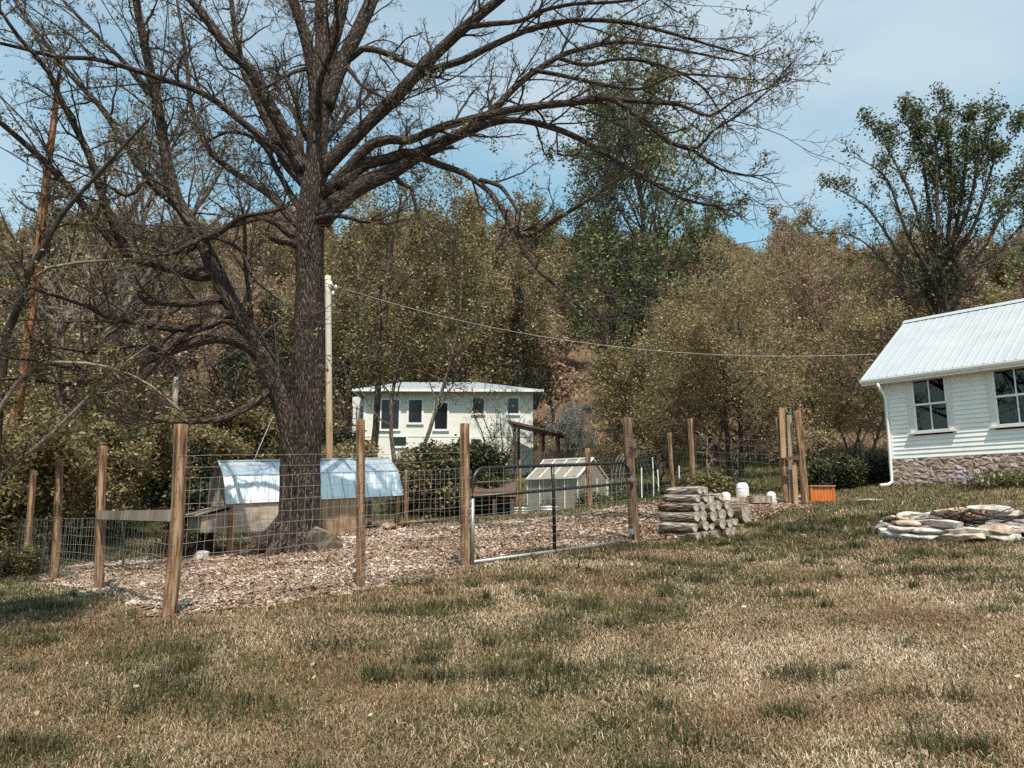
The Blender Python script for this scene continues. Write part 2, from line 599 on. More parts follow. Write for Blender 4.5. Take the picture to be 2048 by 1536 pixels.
# clear glass
m_, t_, b_ = new_mat('window_glass')
gl_ = t_.nodes.new('ShaderNodeBsdfGlossy')
gl_.inputs['Roughness'].default_value = 0.02
tr_ = t_.nodes.new('ShaderNodeBsdfTransparent')
tr_.inputs['Color'].default_value = (0.82, 0.86, 0.84, 1)
lw_ = t_.nodes.new('ShaderNodeFresnel')
lw_.inputs['IOR'].default_value = 1.5
k_ = t_.nodes.new('ShaderNodeMixShader')
t_.links.new(lw_.outputs[0], k_.inputs[0])
t_.links.new(tr_.outputs[0], k_.inputs[1])
t_.links.new(gl_.outputs[0], k_.inputs[2])
t_.links.new(k_.outputs[0], t_.nodes['Material Output'].inputs['Surface'])
M['glass'] = m_
# twin wall greenhouse sheet
m_, t_, b_ = new_mat('greenhouse_sheet')
b_.inputs['Base Color'].default_value = (0.46, 0.42, 0.36, 1)
b_.inputs['Roughness'].default_value = 0.35
tr_ = t_.nodes.new('ShaderNodeBsdfTransparent')
tl_ = t_.nodes.new('ShaderNodeBsdfTranslucent')
tl_.inputs['Color'].default_value = (0.5, 0.47, 0.42, 1)
k_ = t_.nodes.new('ShaderNodeMixShader')
k_.inputs[0].default_value = 0.35
k2_ = t_.nodes.new('ShaderNodeMixShader')
k2_.inputs[0].default_value = 0.28
t_.links.new(b_.outputs[0], k_.inputs[1])
t_.links.new(tl_.outputs[0], k_.inputs[2])
t_.links.new(k_.outputs[0], k2_.inputs[1])
t_.links.new(tr_.outputs[0], k2_.inputs[2])
t_.links.new(k2_.outputs[0], t_.nodes['Material Output'].inputs['Surface'])
M['poly'] = m_
# rubble stone wall
m_, t_, b_ = new_mat('rubble_foundation')
oc = t_.nodes.new('ShaderNodeTexCoord')
nn = noise(t_, oc.outputs['Object'], 4, 3)
mv = t_.nodes.new('ShaderNodeVectorMath')
mv.operation = 'MULTIPLY_ADD'
mv.inputs[1].default_value = (.22, .22, .22)
t_.links.new(nn.outputs['Color'], mv.inputs[0])
t_.links.new(oc.outputs['Object'], mv.inputs[2])
sv = mapped(t_, mv.outputs[0], (1, 1, 1.6))
v1 = t_.nodes.new('ShaderNodeTexVoronoi')
v1.inputs['Scale'].default_value = 5.0
v2 = t_.nodes.new('ShaderNodeTexVoronoi')
v2.feature = 'DISTANCE_TO_EDGE'
v2.inputs['Scale'].default_value = 5.0
t_.links.new(sv, v1.inputs['Vector'])
t_.links.new(sv, v2.inputs['Vector'])
sx = t_.nodes.new('ShaderNodeSeparateColor')
t_.links.new(v1.outputs['Color'], sx.inputs[0])
rc = ramp(t_, [(0.0, (0.20, 0.115, 0.085)), (0.3, (0.36, 0.26, 0.21)), (0.55, (0.27, 0.16, 0.12)), (0.8, (0.44, 0.37, 0.32)), (1.0, (0.33, 0.22, 0.17))])
t_.links.new(sx.outputs[0], rc.inputs['Fac'])
n5 = noise(t_, oc.outputs['Object'], 22, 5)
k5 = t_.nodes.new('ShaderNodeMix')
k5.data_type = 'RGBA'
k5.blend_type = 'OVERLAY'
k5.inputs[0].default_value = 0.6
t_.links.new(rc.outputs['Color'], k5.inputs[6])
t_.links.new(n5.outputs['Fac'], k5.inputs[7])
rm = ramp(t_, [(0.02, (1, 1, 1)), (0.055, (0, 0, 0))])
t_.links.new(v2.outputs['Distance'], rm.inputs['Fac'])
k6 = t_.nodes.new('ShaderNodeMix')
k6.data_type = 'RGBA'
k6.inputs[7].default_value = (0.40, 0.36, 0.32, 1)
t_.links.new(rm.outputs['Color'], k6.inputs[0])
t_.links.new(k5.outputs[2], k6.inputs[6])
t_.links.new(k6.outputs[2], b_.inputs['Base Color'])
b_.inputs['Roughness'].default_value = 0.9
bump(t_, b_, v2.outputs['Distance'], 1.0, 0.10)
M['rubble'] = m_

# leaves
M['leaf_bud'] = leafmat('young_oak_leaf', [(0, (0.09, 0.075, 0.025)), (0.5, (0.17, 0.15, 0.055)), (1, (0.26, 0.22, 0.10))])
M['leaf_green'] = leafmat('green_leaf', [(0, (0.042, 0.056, 0.022)), (0.5, (0.100, 0.118, 0.046)), (0.88, (0.18, 0.19, 0.09)), (1, (0.36, 0.36, 0.22))])
M['leaf_dark'] = leafmat('dark_leaf', [(0, (0.022, 0.028, 0.012)), (0.6, (0.062, 0.066, 0.028)), (1, (0.22, 0.20, 0.11))])
M['leaf_olive'] = leafmat('olive_leaf', [(0, (0.085, 0.070, 0.028)), (0.55, (0.19, 0.155, 0.066)), (0.88, (0.29, 0.24, 0.12)), (1, (0.48, 0.41, 0.27))])
M['hill_olive'] = leafmat('hill_olive_leaf', [(0, (0.15, 0.115, 0.048)), (0.5, (0.27, 0.21, 0.092)), (0.9, (0.37, 0.30, 0.155)), (1, (0.50, 0.44, 0.29))], trans=.4)
M['hill_russet'] = leafmat('hill_russet_bud', [(0, (0.21, 0.125, 0.078)), (0.6, (0.36, 0.245, 0.165)), (1, (0.54, 0.41, 0.31))], trans=.4)
M['hill_green'] = leafmat('hill_green_leaf', [(0, (0.085, 0.100, 0.040)), (0.5, (0.165, 0.18, 0.078)), (0.9, (0.26, 0.27, 0.13)), (1, (0.40, 0.40, 0.26))], trans=.4)
M['leaf_brown'] = leafmat('brown_bud', [(0, (0.11, 0.066, 0.038)), (0.6, (0.22, 0.145, 0.088)), (1, (0.40, 0.29, 0.20))])
M['needle'] = leafmat('cedar_needle', [(0, (0.016, 0.022, 0.012)), (0.7, (0.045, 0.052, 0.022)), (1, (0.12, 0.11, 0.05))], trans=0.15)
M['blossom'] = leafmat('white_blossom', [(0, (0.55, 0.52, 0.46)), (1, (0.82, 0.80, 0.76))])
M['purple'] = leafmat('purple_flower', [(0, (0.35, 0.25, 0.60)), (1, (0.62, 0.52, 0.80))])
M['straw'] = leafmat('straw_blade', [(0, (0.115, 0.062, 0.032)), (0.35, (0.245, 0.152, 0.083)), (0.75, (0.41, 0.295, 0.19)), (1, (0.68, 0.56, 0.43))], trans=0.15, rough=0.6)
M['blade'] = leafmat('grass_blade', [(0, (0.036, 0.040, 0.016)), (0.45, (0.100, 0.096, 0.036)), (0.8, (0.20, 0.175, 0.070)), (1, (0.38, 0.33, 0.19))], trans=0.25, rough=0.5)
M['chip'] = leafmat('wood_chip', [(0, (0.10, 0.056, 0.036)), (0.3, (0.265, 0.172, 0.119)), (0.65, (0.42, 0.305, 0.225)), (1, (0.68, 0.57, 0.48))], trans=0.0, rough=0.85)
M['red_chip'] = leafmat('fresh_mulch', [(0, (0.13, 0.045, 0.02)), (0.5, (0.26, 0.105, 0.052)), (1, (0.42, 0.24, 0.14))], trans=0.0, rough=0.85)


def ground_mat(name, stops, sc=0.5, fine=(0.5, 1.4)):
    m, t, b = new_mat(name)
    oc = t.nodes.new('ShaderNodeTexCoord').outputs['Object']
    n1 = noise(t, oc, sc, 6, 0.62)
    r = ramp(t, stops)
    t.links.new(n1.outputs['Fac'], r.inputs['Fac'])
    n2 = noise(t, oc, 24, 6, 0.7)
    r2 = ramp(t, [(0.3, (fine[0],) * 3), (0.7, (fine[1],) * 3)])
    t.links.new(n2.outputs['Fac'], r2.inputs['Fac'])
    k = t.nodes.new('ShaderNodeMix')
    k.data_type = 'RGBA'
    k.blend_type = 'MULTIPLY'
    k.inputs[0].default_value = 1
    t.links.new(r.outputs['Color'], k.inputs[6])
    t.links.new(r2.outputs['Color'], k.inputs[7])
    b.inputs['Roughness'].default_value = 0.95
    b.inputs['Specular IOR Level'].default_value = 0.1
    bump(t, b, n2.outputs['Fac'], 0.6, 0.03)
    return m, t, b, k


gm, gt, gb, gk = ground_mat('lawn_soil', [(0.34, (0.085, 0.072, 0.032)), (0.5, (0.17, 0.125, 0.068)), (0.66, (0.27, 0.195, 0.12))], 0.7)
za = attr(gt, 'tint')
wood = ramp(gt, [(0.3, (0.085, 0.055, 0.032)), (0.7, (0.17, 0.115, 0.075))])
nzw = noise(gt, gt.nodes.new('ShaderNodeTexCoord').outputs['Object'], 0.35, 6, 0.7)
gt.links.new(nzw.outputs['Fac'], wood.inputs['Fac'])
lawn = ramp(gt, [(0.3, (0.055, 0.056, 0.020)), (0.7, (0.13, 0.115, 0.045))])
gt.links.new(nzw.outputs['Fac'], lawn.inputs['Fac'])
z1 = ramp(gt, [(0.22, (0, 0, 0)), (0.42, (1, 1, 1))])
z2 = ramp(gt, [(0.62, (0, 0, 0)), (0.85, (1, 1, 1))])
gt.links.new(za.outputs['Fac'], z1.inputs['Fac'])
gt.links.new(za.outputs['Fac'], z2.inputs['Fac'])
ka = gt.nodes.new('ShaderNodeMix')
ka.data_type = 'RGBA'
kb = gt.nodes.new('ShaderNodeMix')
kb.data_type = 'RGBA'
gt.links.new(z1.outputs['Color'], ka.inputs[0])
gt.links.new(gk.outputs[2], ka.inputs[6])
gt.links.new(lawn.outputs['Color'], ka.inputs[7])
gt.links.new(z2.outputs['Color'], kb.inputs[0])
gt.links.new(ka.outputs[2], kb.inputs[6])
gt.links.new(wood.outputs['Color'], kb.inputs[7])
gt.links.new(kb.outputs[2], gb.inputs['Base Color'])
M['ground'] = gm
pm, pt_, pb, pk = ground_mat('mulch_bed', [(0.3, (0.12, 0.072, 0.047)), (0.5, (0.21, 0.140, 0.098)), (0.7, (0.30, 0.22, 0.165))], 1.6, (0.45, 1.5))
pt_.links.new(pk.outputs[2], pb.inputs['Base Color'])
M['mulch'] = pm

# ------------------------------------------------------------------ ground
def smooth(x, a, b):
    t = np.clip((x - a) / (b - a), 0, 1)
    return t * t * (3 - 2 * t)


def axis(lo, hi, fine_lo, fine_hi, step, grow):
    a = list(np.arange(fine_lo, fine_hi + 1e-6, step))
    s = step
    while a[-1] < hi:
        s *= grow
        a.append(a[-1] + s)
    s = step
    while a[0] > lo:
        s *= grow
        a.insert(0, a[0] - s)
    return np.array(a)


def zone(X, Y):
    """0 short dry lawn near the camera, 0.5 greener lawn beyond the pen, 1 leaf litter under the woods"""
    z = 0.5 * smooth(Y, 19, 25)
    z = np.maximum(z, 0.5 * smooth(-X, 8.5, 10.5))
    edge = 61 + 5 * fbm2(X * .09, Y * .05, 40)
    z = np.maximum(z, smooth(Y, edge - 3, edge + 2))
    z = np.maximum(z, smooth(-X - .42 * (Y - 20), 11, 16) * smooth(Y, 12, 20))
    return z


gx = axis(-420, 420, -16, 16, 0.3, 1.06)
gy = axis(-40, 520, 0, 30, 0.3, 1.05)
GX, GY = np.meshgrid(gx, gy)
GZ = hgt(GX, GY)
mb = MB()
nx, ny = len(gx), len(gy)
ii, jj = np.meshgrid(np.arange(nx - 1), np.arange(ny - 1))
q0 = (jj * nx + ii).ravel()
mb.add(np.stack([GX, GY, GZ], -1).reshape(-1, 3), np.stack([q0, q0 + 1, q0 + nx + 1, q0 + nx], -1), 0, zone(GX, GY).ravel())
tag(mb.build('ground', M['ground'], smooth=True), kind='structure')

# wood chip floor of the pen
_edge = [(268, 1247), (345, 1242), (500, 1217), (720, 1183), (930, 1142), (1085, 1102), (1260, 1088), (1325, 1082), (1400, 1068),
         (1500, 1047), (1560, 1030), (1625, 1012), (1600, 998), (1480, 995), (1340, 1003), (1290, 1010), (1180, 1024), (1040, 1041), (930, 1046), (800, 1052)]
PEN = [ghit(*p) for p in _edge] + [(-5.6, 16.6), (-8.2, 15.4), (-8.2, 13.6), (-6.9, 11.5)] + [ghit(200, 1198)]
PEN = np.array(PEN)


def inside(x, y, poly):
    c = np.zeros(x.shape, bool)
    n = len(poly)
    j = n - 1
    for i in range(n):
        xi, yi = poly[i]
        xj, yj = poly[j]
        with np.errstate(divide='ignore', invalid='ignore'):
            k = ((yi > y) != (yj > y)) & (x < (xj - xi) * (y - yi) / (yj - yi + 1e-12) + xi)
        c ^= k
        j = i
    return c


def in_pen(x, y, wob=0.12):
    dx = (fbm2(x * 1.7, y * 1.7, 71) - .5) * 2 * wob * 2
    dy = (fbm2(x * 1.7, y * 1.7, 72) - .5) * 2 * wob * 2
    return inside(x + dx, y + dy, PEN)


px_ = np.arange(-10, 10, 0.12)
py_ = np.arange(5, 24, 0.12)
PX, PY = np.meshgrid(px_, py_)
ins = in_pen(PX, PY)
PZ = hgt(PX, PY) + 0.016
nx = len(px_)
ii, jj = np.meshgrid(np.arange(nx - 1), np.arange(len(py_) - 1))
okc = (ins[:-1, :-1] & ins[1:, :-1] & ins[:-1, 1:] & ins[1:, 1:]).ravel()
q0 = (jj * nx + ii).ravel()[okc]
Q = np.stack([q0, q0 + 1, q0 + nx + 1, q0 + nx], -1)
used, inv = np.unique(Q.ravel(), return_inverse=True)
mb = MB()
mb.add(np.stack([PX, PY, PZ], -1).reshape(-1, 3)[used], inv.reshape(-1, 4))
tag(mb.build('mulch_bed', M['mulch'], smooth=True), kind='structure')

RS = np.random.RandomState(11)


def frustum_pts(n, d0, d1, rs, margin=0.08, power=1.0, xmin=-99, xmax=99):
    D = d0 + (d1 - d0) * rs.uniform(0, 1, n) ** power
    X = rs.uniform(-.70 - margin, .70 + margin, n) * D
    k = (X > xmin) & (X < xmax)
    return X[k], D[k]


def flakes(mb, X, Y, size, rs, tint, lift=0.02, tilt=0.35):
    n = len(X)
    Z = hgt(X, Y) + lift
    an = rs.uniform(0, 6.283, n)
    L = size * rs.uniform(.5, 1.6, n)
    Wd = L * rs.uniform(.25, .7, n)
    a = np.stack([np.cos(an), np.sin(an), rs.normal(0, tilt, n)], -1)
    b = np.stack([-np.sin(an), np.cos(an), rs.normal(0, tilt, n)], -1)
    C = np.stack([X, Y, Z], -1)
    a *= L[:, None] / 2
    b *= Wd[:, None] / 2
    sk = rs.uniform(.5, 1, (n, 1))
    V = np.stack([C - a - b * sk, C + a - b, C + a * .8 + b, C - a * sk + b], 1)
    mb.add(V.reshape(-1, 3), np.arange(n * 4).reshape(-1, 4), 0, np.repeat(tint, 4))


X, Y = frustum_pts(760000, 6.5, 23, RS, power=1.0)
k = in_pen(X, Y, .20) & (RS.uniform(0, 1, len(X)) < .35 + 1.1 * fbm2(X * .9, Y * .9, 77))
X, Y = X[k], Y[k]
mb = MB()
tn = np.clip(fbm2(X * 1.3, Y * 1.3, 3) * .9 + RS.normal(0, .21, len(X)) + .05, 0, 1)
flakes(mb, X, Y, (0.013 + 0.0012 * Y) * (1 + 1.6 * (RS.uniform(0, 1, len(X)) > .965)), RS, tn, lift=0.024)
tag(mb.build('wood_chips', M['chip']), kind='stuff')
# redder fresh mulch along the far side of the pen
X, Y = frustum_pts(60000, 15, 23, RS, xmin=-4, xmax=3)
k = in_pen(X, Y, .1) & (fbm2(X * .8, Y * .8, 31) + (Y - 17.8 - .3 * X) * .16 > .62) & (X < 2.6)
mb = MB()
flakes(mb, X[k], Y[k], 0.10, RS, RS.uniform(0, 1, k.sum()), lift=0.035)
tag(mb.build('red_mulch', M['red_chip']), kind='stuff')


# ------------------------------------------------------------------ grass
def green_map(x, y):
    g = fbm2(x * .55, y * .55, 21) * .62 + fbm2(x * 2.1, y * 2.1, 22) * .38
    g = g + .26 * smooth(y, 8.5, 12.5) * smooth(x, .5, 3.5) + .14 * smooth(-x - .25 * (y - 6), 0.9, 2.6) - .20 * smooth(x - .1 * y, .3, 2.6) * (1 - smooth(y, 7.0, 10))
    # dry worn ground close to the bottom left
    g = g - .16 * np.exp(-((x + 3.4) ** 2 + (y - 4.9) ** 2) / 1.3)
    return g


def blades(mb, X, Y, h, w, lie, rs, tint, lift=0.0):
    n = len(X)
    Z = hgt(X, Y) + lift
    an = rs.uniform(0, 6.283, n)
    d = np.stack([np.cos(an), np.sin(an), np.zeros(n)], -1)
    s = np.stack([-np.sin(an), np.cos(an), np.zeros(n)], -1)
    up = np.array([0, 0, 1.])
    C = np.stack([X, Y, Z], -1)
    h = h[:, None]
    w = w[:, None] * .5
    lie = lie[:, None]
    m = C + d * h * lie * .45 + up * h * np.sqrt(np.clip(1 - lie ** 2 * .5, .05, 1)) * .6
    tip = C + d * h * lie + up * h * np.sqrt(np.clip(1 - lie ** 2, .02, 1)) * .95
    V = np.stack([C - s * w, C + s * w, m + s * w * .8, m - s * w * .8, tip], 1)
    b = np.arange(n)[:, None] * 5
    mb.add(V.reshape(-1, 3), [b + np.array([[0, 1, 2, 3]]), b + np.array([[3, 2, 4]])], 0, np.repeat(tint, 5))


RS = np.random.RandomState(5)
parts_x, parts_y = [], []
for n, a, b in ((190000, 3.6, 7.0), (170000, 6.5, 12.0), (140000, 11, 22)):
    x, y = frustum_pts(n, a, b, RS)
    parts_x.append(x)
    parts_y.append(y)
X = np.concatenate(parts_x)
Y = np.concatenate(parts_y)
k = ~in_pen(X, Y, .10) & (zone(X, Y) < .3)
X, Y = X[k], Y[k]
g = green_map(X, Y)
far = np.clip(Y / 7, .75, 2.4)
pr = RS.uniform(0, 1, len(X))
isg = pr < smooth(g + .20 * (vn2(X * 7, Y * 7, 33) - .5), .28, .76) * .62 + .30
mb = MB()
x, y = X[~isg], Y[~isg]
n = len(x)
tn = np.clip(.50 + .9 * (fbm2(x * .9, y * .9, 55) - .5) + RS.normal(0, .20, n), 0, 1)
tn = np.clip(tn + .16 * (vn2(x * 5, y * 5, 12) - .5), 0, 1)
blades(mb, x, y, RS.uniform(.035, .11, n) * far[~isg] ** .5, RS.uniform(.004, .0080, n) * far[~isg], RS.uniform(.70, 1.0, n) ** .28, RS, tn)
tag(mb.build('dry_grass', M['straw']), kind='stuff')
mb = MB()
x, y = X[isg], Y[isg]
n = len(x)
tn = np.clip(.45 + .6 * (fbm2(x * 1.4, y * 1.4, 56) - .5) + RS.normal(0, .22, n), 0, 1)
hh = RS.uniform(.022, .062, n) * (1 + .5 * smooth(g[isg], .5, .8))
tn = np.clip(tn + .12 * (vn2(x * 4, y * 4, 13) - .5), 0, 1)
blades(mb, x, y, hh * far[isg] ** .4, RS.uniform(.004, .007, n) * far[isg], RS.uniform(.55, .99, n), RS, tn)
# coarser tufts
tx, ty = frustum_pts(1900, 3.8, 15, RS, power=1.0)
gg = .35 * green_map(tx, ty) + .65 * fbm2(tx * 1.25, ty * 1.25, 91)
k = ~in_pen(tx, ty) & (RS.uniform(0, 1, len(tx)) < .10 + .75 * smooth(gg, .40, .66)) & (zone(tx, ty) < .3)
tx, ty = tx[k], ty[k]
for cx, cy in zip(tx, ty):
    big = RS.uniform() < .22
    nb = int(RS.uniform(160, 420)) if big else int(RS.uniform(40, 130))
    rr = RS.uniform(.08, .17) if big else RS.uniform(.03, .09)
    ax = RS.normal(0, rr, nb) * RS.uniform(.8, 1.8)
    ay = RS.normal(0, rr * .8, nb)
    hb = RS.uniform(.05, .14, nb) * RS.uniform(.75, 1.3)
    blades(mb, cx + ax, cy + ay, hb, RS.uniform(.004, .008, nb) * max(.8, cy / 8), RS.uniform(.15, .95, nb), RS, np.clip(RS.normal(RS.uniform(.10, .42), .24, nb), 0, 1))
tag(mb.build('green_grass', M['blade']), kind='stuff')
mb = MB()
x, y = frustum_pts(1500, 3.8, 16, RS)
k = ~in_pen(x, y) & (zone(x, y) < .3)
flakes(mb, x[k], y[k], .02 + .001 * y[k], RS, np.clip(RS.normal(.55, .25, k.sum()), 0, .95), lift=.035, tilt=.6)
tag(mb.build('fallen_leaves', M['straw']), kind='stuff')
# rear lawn beyond the pen: longer, larger blades
mb = MB()
x, y = frustum_pts(90000, 20, 62, RS, power=1.0)
zz = zone(x, y)
k = (zz > .25) & (zz < .8) & ~in_pen(x, y)
x, y = x[k], y[k]
n = len(x)
blades(mb, x, y, RS.uniform(.06, .16, n) * (1 + y / 60), RS.uniform(.015, .03, n) * (y / 25), RS.uniform(.3, .95, n), RS, np.clip(.45 + .9 * (fbm2(x * .25, y * .25, 8) - .5) + RS.normal(0, .2, n), 0, 1))
x = RS.uniform(-16, -7, 30000)
y = RS.uniform(9, 21, 30000)
k = (zone(x, y) < .8) & ~in_pen(x, y)
x, y = x[k], y[k]
n = len(x)
blades(mb, x, y, RS.uniform(.06, .14, n), RS.uniform(.008, .016, n), RS.uniform(.3, .95, n), RS, np.clip(RS.normal(.42, .22, n), 0, 1))
tag(mb.build('rear_lawn_grass', M['blade']), kind='stuff')


# ------------------------------------------------------------------ right house
def wall_rows(mb, x0, x1, z0, z1, holes, pitch=0.112, depth=0.021, back=0.06, y=0.0):
    """lap boards on the plane y (outside is -y), left out where the holes are"""
    z = z0
    while z < z1 - 1e-6:
        zt = min(z + pitch, z1)
        spans = [(x0, x1)]
        for (a, b, c, d) in holes:
            if zt > c + 1e-4 and z < d - 1e-4:
                ns = []
                for s in spans:
                    if a > s[0]:
                        ns.append((s[0], min(a, s[1])))
                    if b < s[1]:
                        ns.append((max(b, s[0]), s[1]))
                spans = [s for s in ns if s[1] - s[0] > 1e-4]
        for a, b in spans:
            mb.prism([(a, y + back, z), (a, y - depth, z), (a, y - .002, zt), (a, y + back, zt)], (b - a, 0, 0))
        z = zt


HC = P(1785, 960, 20)
hr = math.atan2(-.771, .636)
house = empty('farmhouse', (HC.x, HC.y, 0), hr)          # local x runs along the visible wall towards the camera, +y to the back
tag(house, 'white clapboard farmhouse with grey metal roof and stone foundation', 'house')
L, Wd = 9.0, 5.6
Z0, Z1, ZE = 2.98, 5.20, 5.20
wins = [(0.57, 1.63, 3.58, 5.16), (2.44, 3.62, 3.58, 5.16), (6.2, 7.3, 3.58, 5.16)]
mb = MB()
wall_rows(mb, 0.09, L - .09, Z0, Z1, [(a + .06, b - .06, c + .05, d - .05) for a, b, c, d in wins])
s1 = MB()
wall_rows(s1, 0.09, Wd - .09, Z0, Z1 + 0.0, [])
V = np.concatenate(s1.v)
for q, mi in s1.f:
    pass
# left gable wall, right gable wall and back wall from the same rows, turned
V_l = np.c_[V[:, 1], Wd - V[:, 0], V[:, 2]]
mb.add(V_l, [q for q, _ in s1.f])
V_r = np.c_[L - V[:, 1], V[:, 0], V[:, 2]]
mb.add(V_r, [q for q, _ in s1.f])
s2 = MB()
wall_rows(s2, 0.09, L - .09, Z0, Z1, [])
V2 = np.concatenate(s2.v)
mb.add(np.c_[L - V2[:, 0], Wd - V2[:, 1], V2[:, 2]], [q for q, _ in s2.f])
rise = 1.92
for xg, dx in ((0.0, .05), (L, -.05)):
    mb.prism([(xg, -.004, Z1), (xg, Wd + .004, Z1), (xg, Wd / 2, Z1 + rise * .93)], (dx, 0, 0))
mb.build('siding', M['white_siding'], house)
for x in (-.018, L - .092):
    for y in (-.03, Wd - .08):
        mb = MB()
        mb.box((x + .055, y + .055, (Z0 + Z1) / 2), (.11, .11, Z1 - Z0 + .02))
        mb.build('corner_trim', M['white'], house)
mb = MB()
mb.box((L / 2, -.028, Z1 - .07), (L - .24, .05, .14))
mb.build('frieze_board', M['white'], house)
mb = MB()
nn = 60
xs = np.linspace(-.02, L + .02, nn)
mb.box((L / 2, .10, 2.30), (L - .04, .24, 1.34))
mb.box((.12, Wd / 2, 2.30), (.22, Wd - .1, 1.34))
mb.box((L - .12, Wd / 2, 2.30), (.22, Wd - .1, 1.34))
mb.build('stone_foundation', M['rubble'], house)
# roof: ribbed metal sheets on two slopes
ov, og = .30, .50
for side in (0, 1):
    mb = MB()
    xs = np.arange(-og, L + og + .001, .038)
    ph = np.mod(xs + og, .229)
    prof = np.where(ph < .038, .013, np.where((ph > .10) & (ph < .13), .006, 0.0))
    ang = math.atan2(rise + .0, Wd / 2)
    run = Wd / 2 + ov
    y0 = -ov if side == 0 else Wd + ov
    ys = np.array([y0, Wd / 2])
    zs = np.array([ZE + .10 - ov * math.tan(ang) + .02, ZE + .10 + rise + .02])
    rows = [np.stack([xs, np.full(len(xs), y), z + prof], -1) for y, z in zip(ys, zs)]
    n = len(xs)
    V = np.concatenate(rows)
    q = np.array([[i, i + 1, n + i + 1, n + i] for i in range(n - 1)])
    mb.add(V, q)
    mb.build('metal_roof', M['roof_metal'], house)
    mb = MB()
    mb.add(V - np.array([0, 0, .03]), q)
    mb.build('roof_deck', M['soffit'], house)
mb = MB()
zr = ZE + .10 + rise + .03
mb.prism([(-og - .02, Wd / 2 - .16, zr - .085), (-og - .02, Wd / 2, zr + .03), (-og - .02, Wd / 2 + .16, zr - .085), (-og - .02, Wd / 2, zr + .012)], (L + 2 * og + .04, 0, 0))
mb.build('ridge_cap', M['roof_metal'], house)
ze = ZE + .10 - ov * math.tan(math.atan2(rise, Wd / 2))
mb = MB()
mb.box((L / 2, -ov + .012, ze - .07), (L + 2 * og - .02, .03, .15))
mb.build('fascia', M['white'], house)
mb = MB()
xa, xb = -og, L + og
prof = [(xa, -ov - .003, ze + .005), (xa, -ov - .003, ze - .085), (xa, -ov - .06, ze - .085), (xa, -ov - .085, ze - .03), (xa, -ov - .085, ze + .005), (xa, -ov - .07, ze + .005), (xa, -ov - .06, ze - .06), (xa, -ov - .02, ze - .06)]
mb.prism(prof, (xb - xa, 0, 0))
gut = mb.build('gutter', M['white'], house)
mb = MB()
mb.box((L / 2, -ov + .16, ze - .148), (L + 2 * og - .06, .28, .012))
mb.build('soffit', M['soffit'], house)
mb = MB()
ds = [(-.02, -ov - .05, ze - .09), (-.02, -ov - .05, ze - .17), (.03, -.14, ze - .42), (.03, -.10, ze - .55), (.03, -.10, 2.55), (.035, -.10, 2.38), (-.03, -.22, 2.31), (-.14, -.40, 2.29)]
pp = [Vector(p) for p in ds]
tubes(mb, [(pp, [.045] * len(pp))], 8, cap=True)
mb.build('downspout', M['white'], house, smooth=True)
for wi, (a, b, c, d) in enumerate(wins):
    tr = .115
    mb = MB()
    mb.box((a + tr / 2, -.022, (c + d) / 2), (tr, .05, d - c - .02))
    mb.box((b - tr / 2, -.022, (c + d) / 2), (tr, .05, d - c - .02))
    mb.box(((a + b) / 2, -.025, d - .06), (b - a + .02, .062, .12))
    fr = mb.build('window', M['trim'], house)
    mb = MB()
    mb.box(((a + b) / 2, -.045, c + .022), (b - a + .08, .11, .044))
    mb.build('sill', M['trim'], fr)
    x0, x1, z0, z1 = a + tr, b - tr, c + .044, d - .12
    zm = (z0 + z1) / 2 + .02
    for (za_, zb_, yy) in ((z0, zm, .012), (zm - .045, z1, -.018)):
        mb = MB()
        t_ = .048
        mb.box((x0 + t_ / 2, yy, (za_ + zb_) / 2), (t_, .032, zb_ - za_))
        mb.box((x1 - t_ / 2, yy, (za_ + zb_) / 2), (t_, .032, zb_ - za_))
        mb.box(((x0 + x1) / 2, yy, za_ + t_ / 2), (x1 - x0 - 2 * t_, .03, t_))
        mb.box(((x0 + x1) / 2, yy, zb_ - t_ / 2), (x1 - x0 - 2 * t_, .03, t_))
        mb.box(((x0 + x1) / 2, yy - .002, (za_ + zb_) / 2), (.028, .024, zb_ - za_ - 2 * t_))
        mb.build('sash', M['white'], fr)
        mb = MB()
        mb.box(((x0 + x1) / 2, yy + .004, (za_ + zb_) / 2), (x1 - x0 - .05, .004, zb_ - za_ - .05))
        mb.build('pane', M['glass'], fr)
    # curtain gathered at one side, in soft folds
    mb = MB()
    cx = np.linspace(x0 + .02, x0 + (.26 if wi == 0 else .01) + .10, 26)
    if wi == 1:
        cx = np.linspace(x1 - .22, x1 - .01, 26)
    cy = .14 + .022 * np.sin(np.arange(26) * 1.25)
    V = np.r_[np.c_[cx, cy, np.full(26, z0)], np.c_[cx, cy + .005, np.full(26, z1)]]
    mb.add(V, np.array([[i, i + 1, 27 + i, 26 + i] for i in range(25)]))
    mb.build('curtain', M['curtain'], fr)
mb = MB()
for c_, s_ in (((L / 2, 1.9, 4.1), (L - .3, .05, 2.2)), ((L / 2, 1.0, 3.02), (L - .3, 1.76, .05)), ((L / 2, 1.0, 5.16), (L - .3, 1.76, .04)), ((.2, 1.0, 4.1), (.05, 1.7, 2.1)), ((L - .2, 1.0, 4.1), (.05, 1.7, 2.1))):
    mb.box(c_, s_)
mb.build('room_interior', M['room'], house)

